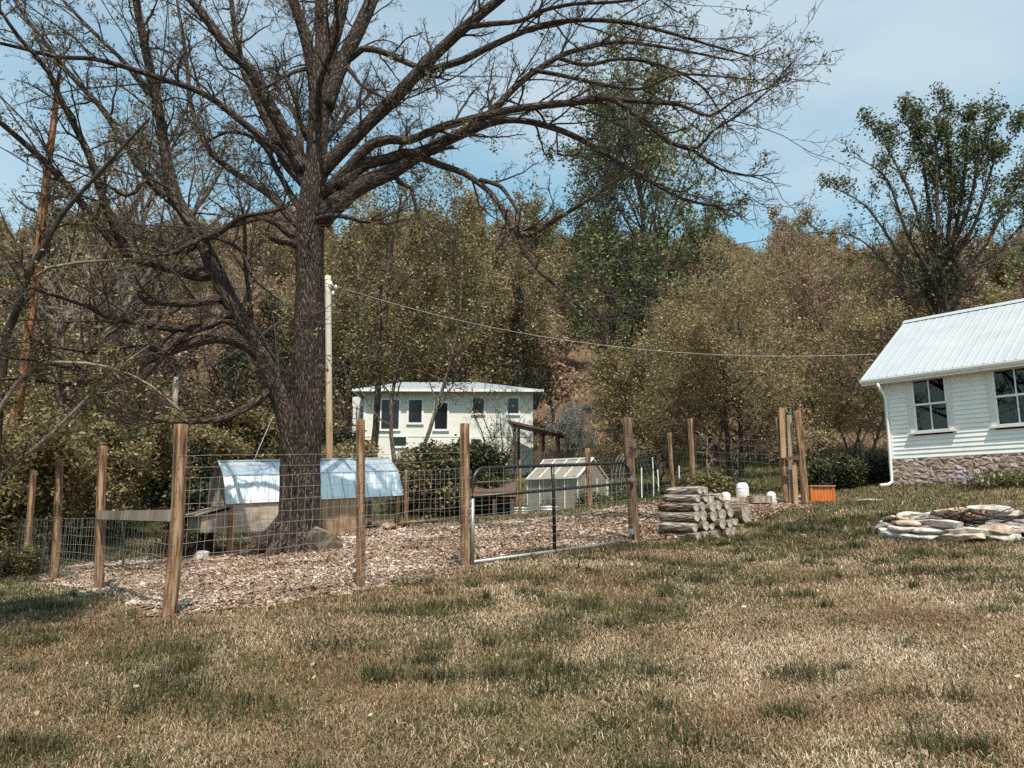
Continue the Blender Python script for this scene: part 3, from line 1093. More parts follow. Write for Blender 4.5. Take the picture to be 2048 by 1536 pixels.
# ------------------------------------------------------------------ far two-storey house
FX0, FX1, FY = P(727, 850, 48).x, P(1066, 850, 48).x, 48.0
far = empty('two_storey_house', (FX0, FY, 0), 0.02)
tag(far, 'cream two-storey house with shallow grey hip roof behind the trees', 'house')
fw = FX1 - FX0
zb = h1(-4, 48) - 1.0
zt = P(900, 782, 48).z
mb = MB()
mb.box((fw / 2, 4.0, (zb + zt) / 2), (fw, 8.0, zt - zb))
mb.build('wall', M['cream'], far)
mb = MB()
mb.box((fw / 2, -.012, zb + (zt - zb) * .56), (fw - .24, .03, .035))
for x in (0.06, fw - .06):
    mb.box((x, -.02, (zb + zt) / 2), (.14, .06, zt - zb - .01))
mb.build('wall_trim', M['white'], far)
mb = MB()
o_ = .62
za, ri = zt + .02, 1.25
e = [(-o_, -o_, za), (fw + o_, -o_, za), (fw + o_, 8 + o_, za), (-o_, 8 + o_, za), (1.9, 4, za + ri), (fw - 3.6, 4, za + ri)]
mb.add(e, [np.array([[0, 1, 5, 4], [2, 3, 4, 5]]), np.array([[1, 2, 5], [3, 0, 4]])])
mb.add(np.array(e[:4]) - np.array([0, 0, .03]), np.array([[3, 2, 1, 0]]))
rf = mb.build('roof', M['shingle'], far)
mb = MB()
mb.box((fw / 2, -o_ - .03, za - .06), (fw + 2 * o_ + .1, .06, .16))
mb.box((fw + o_ + .03, 4, za - .06), (.06, 8 + 2 * o_, .16))
mb.box((-o_ - .03, 4, za - .06), (.06, 8 + 2 * o_, .16))
mb.build('fascia', M['white'], rf)


def far_win(x0, y0, x1, y1, D=48.0):
    a = P(x0, y0, D)
    b = P(x1, y1, D)
    xa, xb, z1, z0 = a.x - FX0, b.x - FX0, a.z, b.z
    mb = MB()
    t_ = .13
    mb.box((xa - t_ / 2, -.03, (z0 + z1) / 2), (t_, .09, z1 - z0))
    mb.box((xb + t_ / 2, -.03, (z0 + z1) / 2), (t_, .09, z1 - z0))
    mb.box(((xa + xb) / 2, -.03, z1 + t_ / 2), (xb - xa + 2 * t_, .094, t_))
    mb.box(((xa + xb) / 2, -.04, z0 - t_ / 2), (xb - xa + 2 * t_, .12, t_))
    w = mb.build('window', M['white'], far)
    mb = MB()
    mb.box(((xa + xb) / 2, -.008, (z0 + z1) / 2), (xb - xa, .03, z1 - z0))
    mb.build('pane', M['pane_far'], w)


for r in ((870, 806, 894, 858), (946, 796, 967, 826), (1016, 796, 1037, 826), (942, 878, 961, 892), (818, 800, 843, 845), (764, 800, 797, 858), (787, 874, 812, 892)):
    far_win(*r)
# sloping metal hood over the cellar steps
a = P(856, 898, 47.6)
b = P(888, 921, 46.3)
mb = MB()
mb.prism([(a.x - FX0, -.01, a.z), (a.x - FX0, -1.3, a.z - .75), (a.x - FX0, -1.3, a.z - .85), (a.x - FX0, -.01, a.z - .12)], (1.5, 0, 0))
mb.build('cellar_hood', M['roof_metal'], far)
# set back wing with a railed balcony on its left
mb = MB()
mb.box((-.62, 5.0, (zb + zt) / 2 + .1), (1.22, 5.0, zt - zb - .2))
mb.build('side_wing', M['trim'], far)
mb = MB()
zr = P(722, 838, 48).z
for k in range(4):
    mb.box((-1.1 + .3 * k, 1.9, zr + .35), (.07, .07, 1.5))
mb.box((-.6, 1.9, zr - .2), (1.2, .1, .1))
mb.build('balcony_railing', M['board_dark'], far)

# porch shelter right of the far house, and its dark picket rail
pa = P(1072, 850, 46)
gz = h1(pa.x, 46)
porch = empty('garden_shelter', (pa.x, 46, gz), -.12)
tag(porch, 'dark open-sided garden shelter with a low sloping roof beside cream house', 'shelter')
zt_ = pa.z - gz
mb = MB()
mb.prism([(-1.6, -1.2, zt_ + .05), (1.65, -1.2, zt_ - .72), (1.65, -1.2, zt_ - .58), (-1.6, -1.2, zt_ + .19)], (0, 2.8, 0))
mb.build('roof', M['board_dark'], porch)
for x, dz in ((-1.2, -.05), (.35, -.42), (1.3, -.65)):
    for y in (-.9, 1.2):
        mb = MB()
        mb.box((x, y, (zt_ + dz) / 2 - .02), (.16, .16, zt_ + dz))
        mb.build('post', M['board_dark'], porch)
pk0, pk1 = P(1070, 925, 44), P(1262, 922, 42)
fence_ = empty('picket_fence', (pk0.x, pk0.y, 0))
tag(fence_, 'dark slatted wooden fence running across the far garden behind greenhouse', 'fence')
mb = MB()
n = 58
for i in range(n):
    t_ = i / (n - 1)
    x = (pk1.x - pk0.x) * t_
    y = (pk1.y - pk0.y) * t_
    z = h1(pk0.x + x, pk0.y + y)
    ztop = P(1070 + 192 * t_, 902 + 2 * t_, pk0.y + y).z + RS.uniform(-.03, .03)
    mb.box((x, y, (z + ztop) / 2), (.075, .02, ztop - z))
mb.build('pickets', M['board_dark'], fence_)
mb = MB()
zA, zB = P(1070, 910, 44.05).z, P(1262, 911, 42.05).z
mb.beam((0, .03, zA), (pk1.x - pk0.x, pk1.y - pk0.y + .03, zB), .04, .1)
mb.beam((0, .03, zA - .5), (pk1.x - pk0.x, pk1.y - pk0.y + .03, zB - .45), .04, .1)
mb.build('rail', M['board_dark'], fence_)

# ------------------------------------------------------------------ greenhouse
gc = P(1156, 1017, 28)
gh = empty('greenhouse', (gc.x, gc.y, h1(gc.x, gc.y) - .02), math.atan2(-.6, .8))
tag(gh, 'small greenhouse with translucent panels and pale metal frame', 'greenhouse')
gl, gw, ge = 2.25, 2.2, P(1156, 953, 28).z - h1(gc.x, gc.y)
gr_ = ge + .72
# local: x from the near corner (0) to -gl along the long side, y to the back
mb = MB()
mb.box((-gl / 2, .01, ge / 2), (gl - .08, .012, ge - .06))
mb.box((-gl / 2, gw - .01, ge / 2), (gl - .08, .012, ge - .06))
mb.build('side_panel', M['poly'], gh)
for x in (-.012, -gl + .012):
    mb = MB()
    mb.prism([(x, .03, .02), (x, gw - .03, .02), (x, gw - .03, ge), (x, gw / 2, gr_ - .03), (x, .03, ge)], (.008, 0, 0))
    mb.build('end_panel', M['poly'], gh)
for sgn in (0, 1):
    mb = MB()
    y0 = -.06 if sgn == 0 else gw + .06
    mb.prism([(-gl - .04, y0, ge - .03), (-gl - .04, gw / 2, gr_), (-gl - .04, gw / 2, gr_ + .012), (-gl - .04, y0, ge - .018)], (gl + .08, 0, 0))
    mb.build('roof_panel', M['poly'], gh)
mb = MB()
for i in range(5):
    x = -gl * i / 4
    mb.beam((x, -.075, ge - .01), (x, gw / 2, gr_ + .035), .035, .03)
    mb.beam((x, gw + .075, ge - .01), (x, gw / 2, gr_ + .035), .035, .03)
    mb.box((x, -.012, ge / 2), (.035, .03, ge))
    mb.box((x, gw + .012, ge / 2), (.035, .03, ge))
mb.beam((-gl - .05, gw / 2, gr_ + .05), (.05, gw / 2, gr_ + .05), .05, .05)
mb.beam((-gl - .05, -.085, ge - .02), (.05, -.085, ge - .02), .045, .045)
for y in (.55, .62 * gw, gw - .1):
    mb.box((.02, y, ge / 2), (.03, .035, ge))
mb.box((.022, gw / 2, ge * .55), (.03, gw - .1, .035))
mb.beam((.025, .0, ge), (.025, gw / 2, gr_ + .02), .04, .035)
mb.beam((.025, gw, ge), (.025, gw / 2, gr_ + .02), .04, .035)
mb.build('frame', M['white_plastic'], gh)

# round corrugated planters
for (x, y, D, r, h, lab) in ((1040, 1032, 24, .29, .40, 'round corrugated steel planter with tall plants, left of the greenhouse corner'),
                             (1098, 1026, 24, .295, .40, 'round corrugated steel planter standing in front of the greenhouse panels')):
    p = P(x, y, D)
    z = h1(p.x, D)
    o = empty('round_planter', (p.x, D, z))
    tag(o, lab, 'planter', 'corrugated planters by the greenhouse')
    mb = MB()
    zs = np.linspace(0, h, 33)
    rr = r + .014 * np.sin(zs / h * 2 * math.pi * 5)
    tubes(mb, [([Vector((0, 0, q)) for q in zs], list(rr))], 40)
    mb.build('corrugated_wall', M['corrugated'], o, smooth=True)
    mb = MB()
    for k in range(5):
        zc = h * (k + .75) / 5
        tubes(mb, [([Vector((0, 0, zc - .022)), Vector((0, 0, zc)), Vector((0, 0, zc + .022))], [r - .006, r - .0125 + .004, r - .006])], 40)
    mb.build('groove_shade_band', M['corrugated_shade'], o, smooth=True)  # dark rings over the grooves, their shade put in as colour
    mb = MB()
    tubes(mb, [([Vector((0, 0, h - .10)), Vector((0, 0, h - .05))], [r - .02, r - .02])], 30, cap=True)
    mb.build('soil', M['soil'], o)
    mb = MB()
    rs = np.random.RandomState(int(x))
    leaves(mb, np.c_[rs.normal(0, r * .5, 160), rs.normal(0, r * .5, 160), h + np.abs(rs.normal(.03, .10, 160))], .09, rs, asp=.3, up=0)
    mb.build('plants', M['leaf_green'], o)['kind'] = 'stuff'

# ------------------------------------------------------------------ timber, wire and small things
R0 = random.Random(4)


def post_mesh(mb, p, q, r, seed, taper=0.94, sides=14, mi=0):
    p, q = Vector(p), Vector(q)
    rs = np.random.RandomState(seed)
    n = 14
    pts, rad = [], []
    bx, by = rs.normal(0, .012, 2)
    for i in range(n):
        t = i / (n - 1)
        w = math.sin(t * math.pi)
        pts.append(p.lerp(q, t) + Vector((bx * w, by * w, 0)))
        rad.append(r * (1 - (1 - taper) * t))
    pts.append(pts[-1] + (q - p).normalized() * .006)
    rad.append(rad[-1] * .9)
    tubes(mb, [(pts, rad)], sides, mi, cap=True, rough=0.07, rscale=6)


def wire_panel(A, B, zl, dx, name, parent, mat, origin, r=0.0021, top=None, sag=0.0, strands=()):
    """woven wire between two feet A, B (x, y): line wires at heights zl, stays every dx"""
    A = np.array(A)
    B = np.array(B)
    L = np.linalg.norm(B - A)
    n = max(2, int(L / .35))
    br = []
    rs = np.random.RandomState(int(L * 1000) % 9999)
    T = np.linspace(0, 1, n + 1)
    base = hgt(A[0] + (B[0] - A[0]) * T, A[1] + (B[1] - A[1]) * T)
    base = base[0] + (base[-1] - base[0]) * T * .7 + .3 * (base - base[0])
    ox, oy, oz = origin
    for z in list(zl) + list(strands):
        br.append(([(A[0] + (B[0] - A[0]) * t - ox, A[1] + (B[1] - A[1]) * t - oy, b + z - sag * math.sin(t * math.pi) + rs.normal(0, .006) - oz) for t, b in zip(T, base)], [r] * (n + 1)))
    m = int(L / dx)
    for i in range(1, m + 1):
        t = (i - .4) / m
        b = np.interp(t, T, base)
        x, y = A[0] + (B[0] - A[0]) * t + rs.normal(0, .004) - ox, A[1] + (B[1] - A[1]) * t - oy
        br.append(([(x, y, b + zl[0] - oz), (x + rs.normal(0, .006), y, b + (zl[0] + zl[-1]) / 2 - oz), (x + rs.normal(0, .006), y, b + zl[-1] - sag * math.sin(t * math.pi) - oz)], [r] * 3))
    mb = MB()
    tubes(mb, br, 4)
    return mb.build(name, mat, parent)


def pt(x, y, D, ytop=None, xtop=None):
    p = P(x, y, D)
    z = h1(p.x, p.y)
    if ytop is None:
        return Vector((p.x, p.y, z))
    q = P(xtop if xtop is not None else x, ytop, D)
    return Vector((p.x, p.y, z - .12)), Vector((q.x, q.y, q.z))


def fence(name, label, posts, seed, zl, dx, mat='wire', strands=(), r=0.0021, pmat='post', skip=()):
    root = empty(name, (posts[0][0][0].x, posts[0][0][0].y, h1(posts[0][0][0].x, posts[0][0][0].y)))
    tag(root, label, 'fence')
    o = Vector(root.location)
    for i, ((a, b), rad) in enumerate(posts):
        if rad:
            mb = MB()
            post_mesh(mb, a - o, b - o, rad, seed + i)
            mb.build('post', M[pmat], root, smooth=True)
    for i in range(len(posts) - 1):
        if i in skip:
            continue
        a, b = posts[i][0][0], posts[i + 1][0][0]
        d = Vector((SUNH.x, SUNH.y, 0)) * .07
        wire_panel((a.x + d.x * .8, a.y + d.y), (b.x + d.x * .8, b.y + d.y), zl, dx, 'wire_mesh', root, M[mat], o, r=r, strands=strands)
    return root, o


ZL = [.03, .13, .23, .33, .43, .54, .66, .78, .90, 1.02, 1.14, 1.26]
p3 = (pt(337, 1235, 7.1, 850, 362), .066)
p2 = (pt(722, 1176, 8.65, 840, 721), .052)
pg = (pt(931, 1137, 9.9, 848, 929), .067)
fr, fo = fence('front_wire_fence', 'woven wire fence of weathered round posts between grass and chicken pen', [p3, p2, pg], 3, ZL, .085, r=.0021, strands=(1.36, 1.47))
p4 = (pt(200, 1182, 9.8, 893, 206), .058)
p5 = (pt(110, 1162, 11.6, 918, 119), .058)
p6 = (pt(50, 1148, 13.7, 942, 67), .058)
p7 = (pt(-14, 1130, 16.5, 960, 0), .06)
p3b = ((p3[0][0].copy(), p3[0][1].copy()), 0)
sf, so = fence('side_wire_fence', 'wire fence of round posts with a horizontal brace board leading back on the left', [p3b, p4, p5, p6, p7], 21, ZL[:9], .15, mat='wire', r=.0020)
mb = MB()
a, b = P(198, 1030, 9.75), P(344, 1031, 7.05)
d = (b - a).normalized()
mb.beam(a - so - d * .05, b - so - d * .02, .045, .105, up=(0, 0, 1))
mb.build('brace_board', M['board'], sf)
b0 = (pt(1040, 1041, 21.5, 920, 1040), .05)
b1 = (pt(1180, 1026, 22, 897, 1175), .085)
b2 = (pt(1349, 1000, 21, 866, 1339), .062)
b3 = (pt(1388, 992, 18.7, 838, 1380), .072)
bl = (pt(812, 1050, 21.0, 940, 812), .05)
bf, bo = fence('back_wire_fence', 'wire fence with slim posts along the far edge of the pen before the greenhouse', [bl, b0, b1, b2, b3], 41, [.05, .3, .55, .8, 1.05, 1.3], .30, mat='wire_dark', r=.003)
c0 = (pt(1572, 1000, 17.9, 830, 1556), 0)
c1 = (pt(1388, 992, 18.7, 838, 1380), 0)
rf_, ro = fence('garden_wire_fence', 'tall fine wire fence strung behind the wood pile towards the board bundle', [c0, c1], 61, [.1, .3, .5, .7, .9, 1.1, 1.3, 1.45], .14, mat='wire_dark', r=.0035)

# gate
gA = pt(944, 1132, 9.9)
gB = pt(1262, 1084, 12.55)
gdir = Vector((gB.x - gA.x, gB.y - gA.y, 0))
gL = gdir.length
zA0, zA1, zA2 = P(944, 1125, 9.9).z, P(944, 994, 9.9).z, P(944, 935, 9.9).z
zB0, zB1, zB2 = P(1262, 1082, 12.55).z, P(1262, 966, 12.55).z, P(1262, 927, 12.55).z
gate = empty('farm_gate', (gA.x, gA.y, gA.z), math.atan2(gdir.y, gdir.x))
tag(gate, 'closed wide farm gate with black upper pipes and bare metal bottom rail', 'gate')
g0 = gA.z


def gp(t, k):
    """point on the gate: t along, k 0 bottom 1 middle 2 top"""
    za_ = (zA0, zA1, zA2)[k]
    zb_ = (zB0, zB1, zB2)[k]
    return Vector((gL * t, 0, za_ + (zb_ - za_) * t - g0))


rr = .027
mb = MB()
tl, tr2 = gp(0, 2), gp(1, 2)
cn = []
for i in range(7):
    a = math.pi * (1 - i / 12)
    cn.append(Vector((.22 + .22 * math.cos(a), 0, tl.z - .22 + .22 * math.sin(a))))
arc2 = []
for i in range(7):
    a = math.pi * .5 * (1 - i / 6)
    arc2.append(Vector((gL - .22 + .22 * math.cos(a), 0, tr2.z - .22 + .22 * math.sin(a))))
path = [gp(0, 1)] + cn + [gp(.3, 2), gp(.6, 2)] + arc2 + [gp(1, 1), gp(1, 0)]
tubes(mb, [(path, [rr] * len(path))], 10, cap=True)
mb.build('black_frame', M['black_pipe'], gate, smooth=True)
mb = MB()
tubes(mb, [([gp(0, 1), gp(.5, 1), gp(1, 1)], [rr * .85] * 3), ([gp(.46, 0), gp(.455, 1), gp(.45, 2)], [rr * .95] * 3)], 10, cap=True)
mb.build('black_rail', M['black_pipe'], gate, smooth=True)
mb = MB()
path = [gp(0, 1) - Vector((.0, 0, .02)), gp(0, 0) - Vector((0, 0, .06))]
tubes(mb, [(path, [rr * 1.05] * 2)], 10, cap=True)
mb.build('bare_upright', M['galv'], gate, smooth=True)
mb = MB()
tubes(mb, [([gp(0.005, 0), gp(.5, 0), gp(1, 0)], [rr] * 3)], 10, cap=True)
mb.build('bare_bottom_rail', M['galv'], gate, smooth=True)
mb = MB()
br = []
NX = 26
for i in range(1, NX):
    t = i / NX
    if i % 2 == 0:
        br.append(([gp(t, 1) + Vector((0, -.03, 0)), gp(t, 2) + Vector((0, -.03, 0))], [.0028] * 2))
    br.append(([gp(t, 0) + Vector((0, -.03, 0)), gp(t, 1) + Vector((0, -.03, 0))], [.0024] * 2))
for k in range(1, 7):
    u = k / 7
    a = gp(0, 0).lerp(gp(0, 1), u) + Vector((0, -.03, 0))
    b = gp(1, 0).lerp(gp(1, 1), u) + Vector((0, -.03, 0))
    br.append(([a, b], [.0024] * 2))
a = gp(0, 1).lerp(gp(0, 2), .5) + Vector((.03, -.03, 0))
b = gp(1, 1).lerp(gp(1, 2), .5) + Vector((0, -.03, 0))
br.append(([a, b], [.0028] * 2))
tubes(mb, br, 4)
mb.build('wire_mesh', M['wire'], gate)
for zz in (.12, .80):
    mb = MB()
    q = gp(1, 0).lerp(gp(1, 2), zz)
    mb.box(q + Vector((.05, 0, 0)), (.14, .035, .05))
    mb.box(q + Vector((.02, 0, .0)), (.055, .065, .085))
    mb.build('hinge', M['galv'], gate)
mb = MB()
q = gp(0, 1)
ch = [q + Vector((-.05 + .012 * math.sin(i * 2), -.02, -.03 * i - .01)) for i in range(14)]
tubes(mb, [(ch, [.007] * 14)], 5)
mb.build('chain', M['galv'], gate)
# big gate post on the right with a slimmer one behind it
for (x, yb, D, xt, yt, r, lab) in ((1262, 1083, 12.75, 1250, 836, .086, 'thick dark round post carrying the hinges of the farm gate'),):
    a, b = pt(x, yb, D, yt, xt)
    o = empty('gate_post', (a.x, a.y, a.z + .12))
    tag(o, lab, 'post')
    mb = MB()
    post_mesh(mb, Vector((0.07, 0, -.12)), b - Vector(o.location) + Vector((0.03, 0, 0)), r, 77)
    mb.build('shaft', M['post_dark'], o, smooth=True)
    mb = MB()
    br = []
    for k in range(5):
        z = 1.55 + .03 * k
        br.append(([Vector((r * 1.08 * math.cos(i * .5) + .035, r * 1.08 * math.sin(i * .5), z + .02 * math.sin(i))) for i in range(14)], [.004] * 14))
    tubes(mb, br, 4)
    mb.build('wire_wrap', M['wire'], o)

# board and post cluster by the far gate
def lone(name, label, cat, p, q, kind, w=.09, t=.04, mat='post', seed=0, group=None, rot=0):
    p, q = Vector(p), Vector(q)
    o = p.copy()
    mb = MB()
    if kind == 'round':
        post_mesh(mb, p - o, q - o, w, seed)
    elif kind == 'board':
        mb.beam(p - o, q - o, w, t, up=(math.sin(rot), -math.cos(rot), 0))
    elif kind == 'steel':
        mb.beam(p - o, q - o, .035, .006)
        mb.beam(p - o + Vector((0, -.012, 0)), q - o + Vector((0, -.012, 0)), .006, .024)
        for i in range(1, 24):
            c = (p - o).lerp(q - o, i / 24)
            mb.box(c + Vector((0, -.026, 0)), (.012, .008, .02))
    ob = mb.build(name, M[mat], None, smooth=(kind == 'round'))
    ob.location = o
    tag(ob, label, cat, group)
    return ob


def two(x0, y0, x1, y1, D, D2=None):
    a, b = P(x0, y0, D), P(x1, y1, D2 or D)
    a.z = min(a.z, h1(a.x, a.y) - .06) if y0 > 985 else a.z
    return a, b


a, b = two(1612, 1012, 1594, 822, 17.3)
lone('round_post', 'thick round post leaning at the right end of the board cluster', 'post', a, b, 'round', w=.085, mat='post', seed=5)
a, b = two(1574, 1008, 1556, 836, 17.6)
lone('round_post', 'round post standing at the left of the cluster behind a nailed board', 'post', a, b, 'round', w=.066, mat='post', seed=6)
a, b = two(1567, 916, 1563, 816, 17.47)
lone('nailed_board', 'brown board nailed high on the left post of the cluster', 'board', a, b, 'board', w=.12, t=.04, mat='board_tan')
a, b = two(1592, 1008, 1588, 924, 17.35)
lone('lower_board', 'tan upright board at the foot of the post cluster', 'board', a, b, 'board', w=.10, t=.04, mat='board_tan')
a, b = two(1583, 1005, 1578, 830, 17.5)
lone('upright_board', 'pale grey upright board in the middle of the post cluster', 'board', a, b, 'board', w=.10, t=.035, mat='board')
a, b = two(1581, 1006, 1580.5, 818, 17.62)
lone('steel_post', 'green steel fence stake with a pale tip in the post cluster', 'post', a, b, 'steel', mat='green_steel')
a, b = two(1572, 918, 1602, 914, 17.3)
lone('cross_block', 'short dark wooden block tying the post cluster together', 'board', a, b, 'board', w=.085, t=.06, mat='board_dark')
# steel stakes and garden canes
for i, (x, yb, yt, D, nm, mat, lab) in enumerate(((246, 1120, 1044, 13.0, 'steel_stake', 'dark_steel', 'dark steel stake standing in the pen left of the coop'),
                                                (1306, 1003, 915, 25, 'garden_stake', 'white_plastic', 'white garden stake, tallest one right of the greenhouse door'),
                                                (1284, 1005, 936, 23, 'garden_stake', 'white_plastic', 'white garden stake close behind the gate post'),
                                                (1316, 1003, 940, 23, 'garden_stake', 'white_plastic', 'white garden stake left of the slim fence post'),
                                                (1359, 996, 932, 24, 'garden_stake', 'white_plastic', 'white garden stake between the two slim brown fence posts'),
                                                (1442, 990, 916, 21, 'steel_stake', 'dark_steel', 'dark steel stake above the wood pile'),
                                                (1724, 975, 888, 24, 'steel_stake', 'dark_steel', 'thin dark stake behind the shrubs near the farmhouse'))):
    a, b = pt(x, yb, D, yt, x - 1)
    lone(nm, lab, 'stake', a, b, 'round', w=.02 if 'white' in mat else .018, mat=mat, seed=i)
a, b = P(246, 1051, 12.99), P(246, 1042, 12.99)
# hoop trellis
hp = P(1300, 985, 27)
tre = empty('hoop_trellis', (hp.x, hp.y, h1(hp.x, hp.y)), .5)
tag(tre, 'arched wire hoop trellis standing in the vegetable garden', 'trellis')
br = []
for k in range(6):
    y = k * .22
    br.append(([Vector((.62 * math.cos(a) - .2 + .0 * k, y, 1.0 + .95 * math.sin(a))) if 0 <= a <= math.pi else Vector((0, 0, 0)) for a in np.linspace(0, math.pi, 16)], [.010] * 16))
    br.append(([Vector((.42, y, 0)), Vector((.42, y, 1.0))], [.010] * 2))
    br.append(([Vector((-.82, y, 0)), Vector((-.82, y, 1.0))], [.010] * 2))
for a in np.linspace(0, math.pi, 9):
    br.append(([Vector((.62 * math.cos(a) - .2, 0, 1.0 + .95 * math.sin(a))), Vector((.62 * math.cos(a) - .2, 1.1, 1.0 + .95 * math.sin(a)))], [.006] * 2))
mb = MB()
tubes(mb, br, 4)
mb.build('hoops', M['wire'], tre)

# raised bed boards
for i, (x, y, D, w, lab) in enumerate(((1244, 1004, 26, 1.6, 'low white raised bed edging right of the greenhouse'), (1332, 1000, 25, .9, 'low pale raised bed edging near the slim fence posts'), (1400, 996, 24, .8, 'short white board edging behind the wood pile'))):
    p = P(x, y, D)
    mb = MB()
    mb.box((0, 0, .10), (w, .05, .24))
    mb.box((-w / 2, .5, .09), (.05, .98, .22))
    mb.box((w / 2, .5, .09), (.05, .98, .22))
    mb.box((0, .5, .14), (w - .06, .9, .05), tint=.2)
    o = mb.build('raised_bed', M['board'])
    o.location = (p.x, p.y, h1(p.x, p.y))
    o.rotation_euler = (0, 0, -.15)
    tag(o, lab, 'raised bed', 'raised beds in the vegetable garden')

# ------------------------------------------------------------------ chicken coop
cA = P(461, 1008, 15.2)
cB = P(800, 991, 17.3)
ax = Vector((cB.x - cA.x, cB.y - cA.y, 0))
CL = ax.length
gzl = h1(cA.x, cA.y)
coop = empty('chicken_coop', (cA.x, cA.y, gzl), math.atan2(ax.y, ax.x))
tag(coop, 'wooden chicken coop with curved-look sheet metal barn roof behind the oak trunk', 'coop')
tilt = (cB.z - cA.z) / CL
CW = 1.55                     # depth


def cz(x, z):
    return z + tilt * x


e0 = cA.z - gzl
brk = P(455, 952, 15.5).z - gzl
rdg = P(436, 924, 15.9).z - gzl
ob_, orr = .27, CW / 2
# gambrel roof
prof = [(-.04, e0), (ob_, brk), (orr, rdg), (CW - ob_, brk), (CW + .04, e0)]
mb = MB()
for (ya, za_), (yb, zb_) in zip(prof[:-1], prof[1:]):
    n = 28
    for i in range(n):
        xa_, xb_ = -.10 + (CL + .16) * i / n, -.10 + (CL + .16) * (i + 1) / n
        w = .010 * math.sin(i * 2.1)
        mb.add([(xa_, ya, cz(xa_, za_)), (xb_, ya, cz(xb_, za_)), (xb_, yb, cz(xb_, zb_)), (xa_, yb, cz(xa_, zb_)),
                ((xa_ + xb_) / 2, (ya + yb) / 2, cz((xa_ + xb_) / 2, (za_ + zb_) / 2) + .012 * math.sin(i * 1.7) + .004)],
               np.array([[0, 1, 4], [1, 2, 4], [2, 3, 4], [3, 0, 4]]))
mb.build('metal_roof', M['coop_metal'], coop, smooth=False)
mb = MB()
for i in range(15):
    x = -.10 + (CL + .16) * i / 14
    for (ya, za_), (yb, zb_) in zip(prof[:2], prof[1:3]):
        mb.beam((x, ya - .004, cz(x, za_) + .012), (x, yb - .004, cz(x, zb_) + .012), .014, .016)
mb.beam((-.12, orr, cz(-.12, rdg + .015)), (CL + .08, orr, cz(CL + .08, rdg + .015)), .05, .03)
mb.beam((-.11, ob_ - .012, cz(-.11, brk + .008)), (CL + .07, ob_ - .012, cz(CL + .07, brk + .008)), .012, .014)
mb.build('roof_seam', M['seam'], coop)
# gable end on the left, upright boards and battens
mb = MB()
gpts = [(.03, e0 - .02), (ob_ + .02, brk - .03), (orr, rdg - .04), (CW - ob_ - .02, brk - .03), (CW - .03, e0 - .02), (CW - .03, .50), (.03, .50)]
mb.prism([(0.02, y, cz(0, z)) for y, z in gpts], (.02, 0, 0))
mb.build('gable_wall', M['board_dark'], coop)
mb = MB()
for i in range(12):
    y = .06 + (CW - .12) * i / 11
    zt_ = np.interp(y, [q[0] for q in prof], [q[1] for q in prof]) - .05
    mb.box((.008, y, (zt_ + .5) / 2), (.024, .045, zt_ - .5))
mb.build('batten', M['board'], coop)
mb = MB()
mb.prism([(CL - .06, y, cz(CL, z)) for y, z in gpts[:5]], (.02, 0, 0))
mb.prism([(CL * .745, y, cz(CL * .745, z)) for y, z in gpts], (.02, 0, 0))
mb.build('end_wall', M['board_dark'], coop)
mb = MB()
xm = CL * .42
mb.prism([(.0, 0, cz(0, e0) - .01), (xm, 0, cz(xm, e0) - .01), (xm, 0, cz(xm, e0) - .58), (.0, 0, cz(0, e0) - .56)][::-1], (0, .018, 0))
mb.build('front_panel', M['plywood'], coop)
mb = MB()
xr = CL * .75
zg = h1(cA.x + ax.x / CL * CL * .55, cA.y + ax.y / CL * CL * .55) - gzl
mb.prism([(xm + .01, -.01, cz(xm, e0) - .01), (xr, -.01, cz(xr, e0) - .01), (xr, -.01, cz(xr, e0) - .86), (xm + .01, -.01, cz(xm, e0) - .98)][::-1], (0, .018, 0))
mb.build('brown_panel', M['board_tan'], coop)
mb = MB()
for i in range(10):
    pass
mb.prism([(xm * .1, CW - .02, cz(0, e0)), (CL - .1, CW - .02, cz(CL, e0)), (CL - .1, CW - .02, cz(CL, e0) - .5), (xm * .1, CW - .02, cz(0, e0) - .56)][::-1], (0, .018, 0))
mb.build('back_panel', M['board_dark'], coop)
for x, y, mat in ((.02, .03, 'timber_orange'), (.02, CW - .05, 'board_dark'), (xm, .04, 'board_dark'), (xr, .03, 'timber_orange'), (CL - .05, .03, 'timber_orange'), (CL - .05, CW - .05, 'timber_orange'), (xr, CW - .05, 'board_dark')):
    gx_ = cA.x + ax.x / CL * x - ax.y / CL * y
    gy_ = cA.y + ax.y / CL * x + ax.x / CL * y
    zb_ = h1(gx_, gy_) - gzl - .05
    zt_ = cz(x, e0) - .03
    mb = MB()
    mb.box((x + .01, y, (zb_ + zt_) / 2), (.085, .085, zt_ - zb_))
    mb.build('leg', M[mat], coop)
mb = MB()
mb.beam((.07, .03, .10), (xm - .05, .03, cz(xm, .16)), .05, .14)
mb.build('sill_board', M['timber_orange'], coop)
mb = MB()
mb.beam((xr + .05, .03, cz(xr, e0) - .50), (CL - .1, .03, cz(CL, e0) - .46), .05, .09)
mb.beam((xr + .05, .02, cz(xr, e0) - .04), (CL - .1, .02, cz(CL, e0) - .04), .04, .09)
mb.build('run_board', M['board_tan'], coop)
br = []
for i in range(1, 16):
    x = xr + (CL - xr) * i / 16
    br.append(([Vector((x, .0, cz(x, e0) - .04)), Vector((x, .0, cz(x, e0) - .5))], [.003] * 2))
for k in range(1, 6):
    br.append(([Vector((xr, .0, cz(xr, e0) - .08 * k)), Vector((CL, .0, cz(CL, e0) - .08 * k))], [.003] * 2))
mb = MB()
tubes(mb, br, 4)
mb.build('run_wire', M['wire'], coop)
br = []
for i in range(1, 14):
    x = xm * i / 14
    br.append(([Vector((x, .0, .12)), Vector((x, .0, cz(x, e0) - .55))], [.003] * 2))
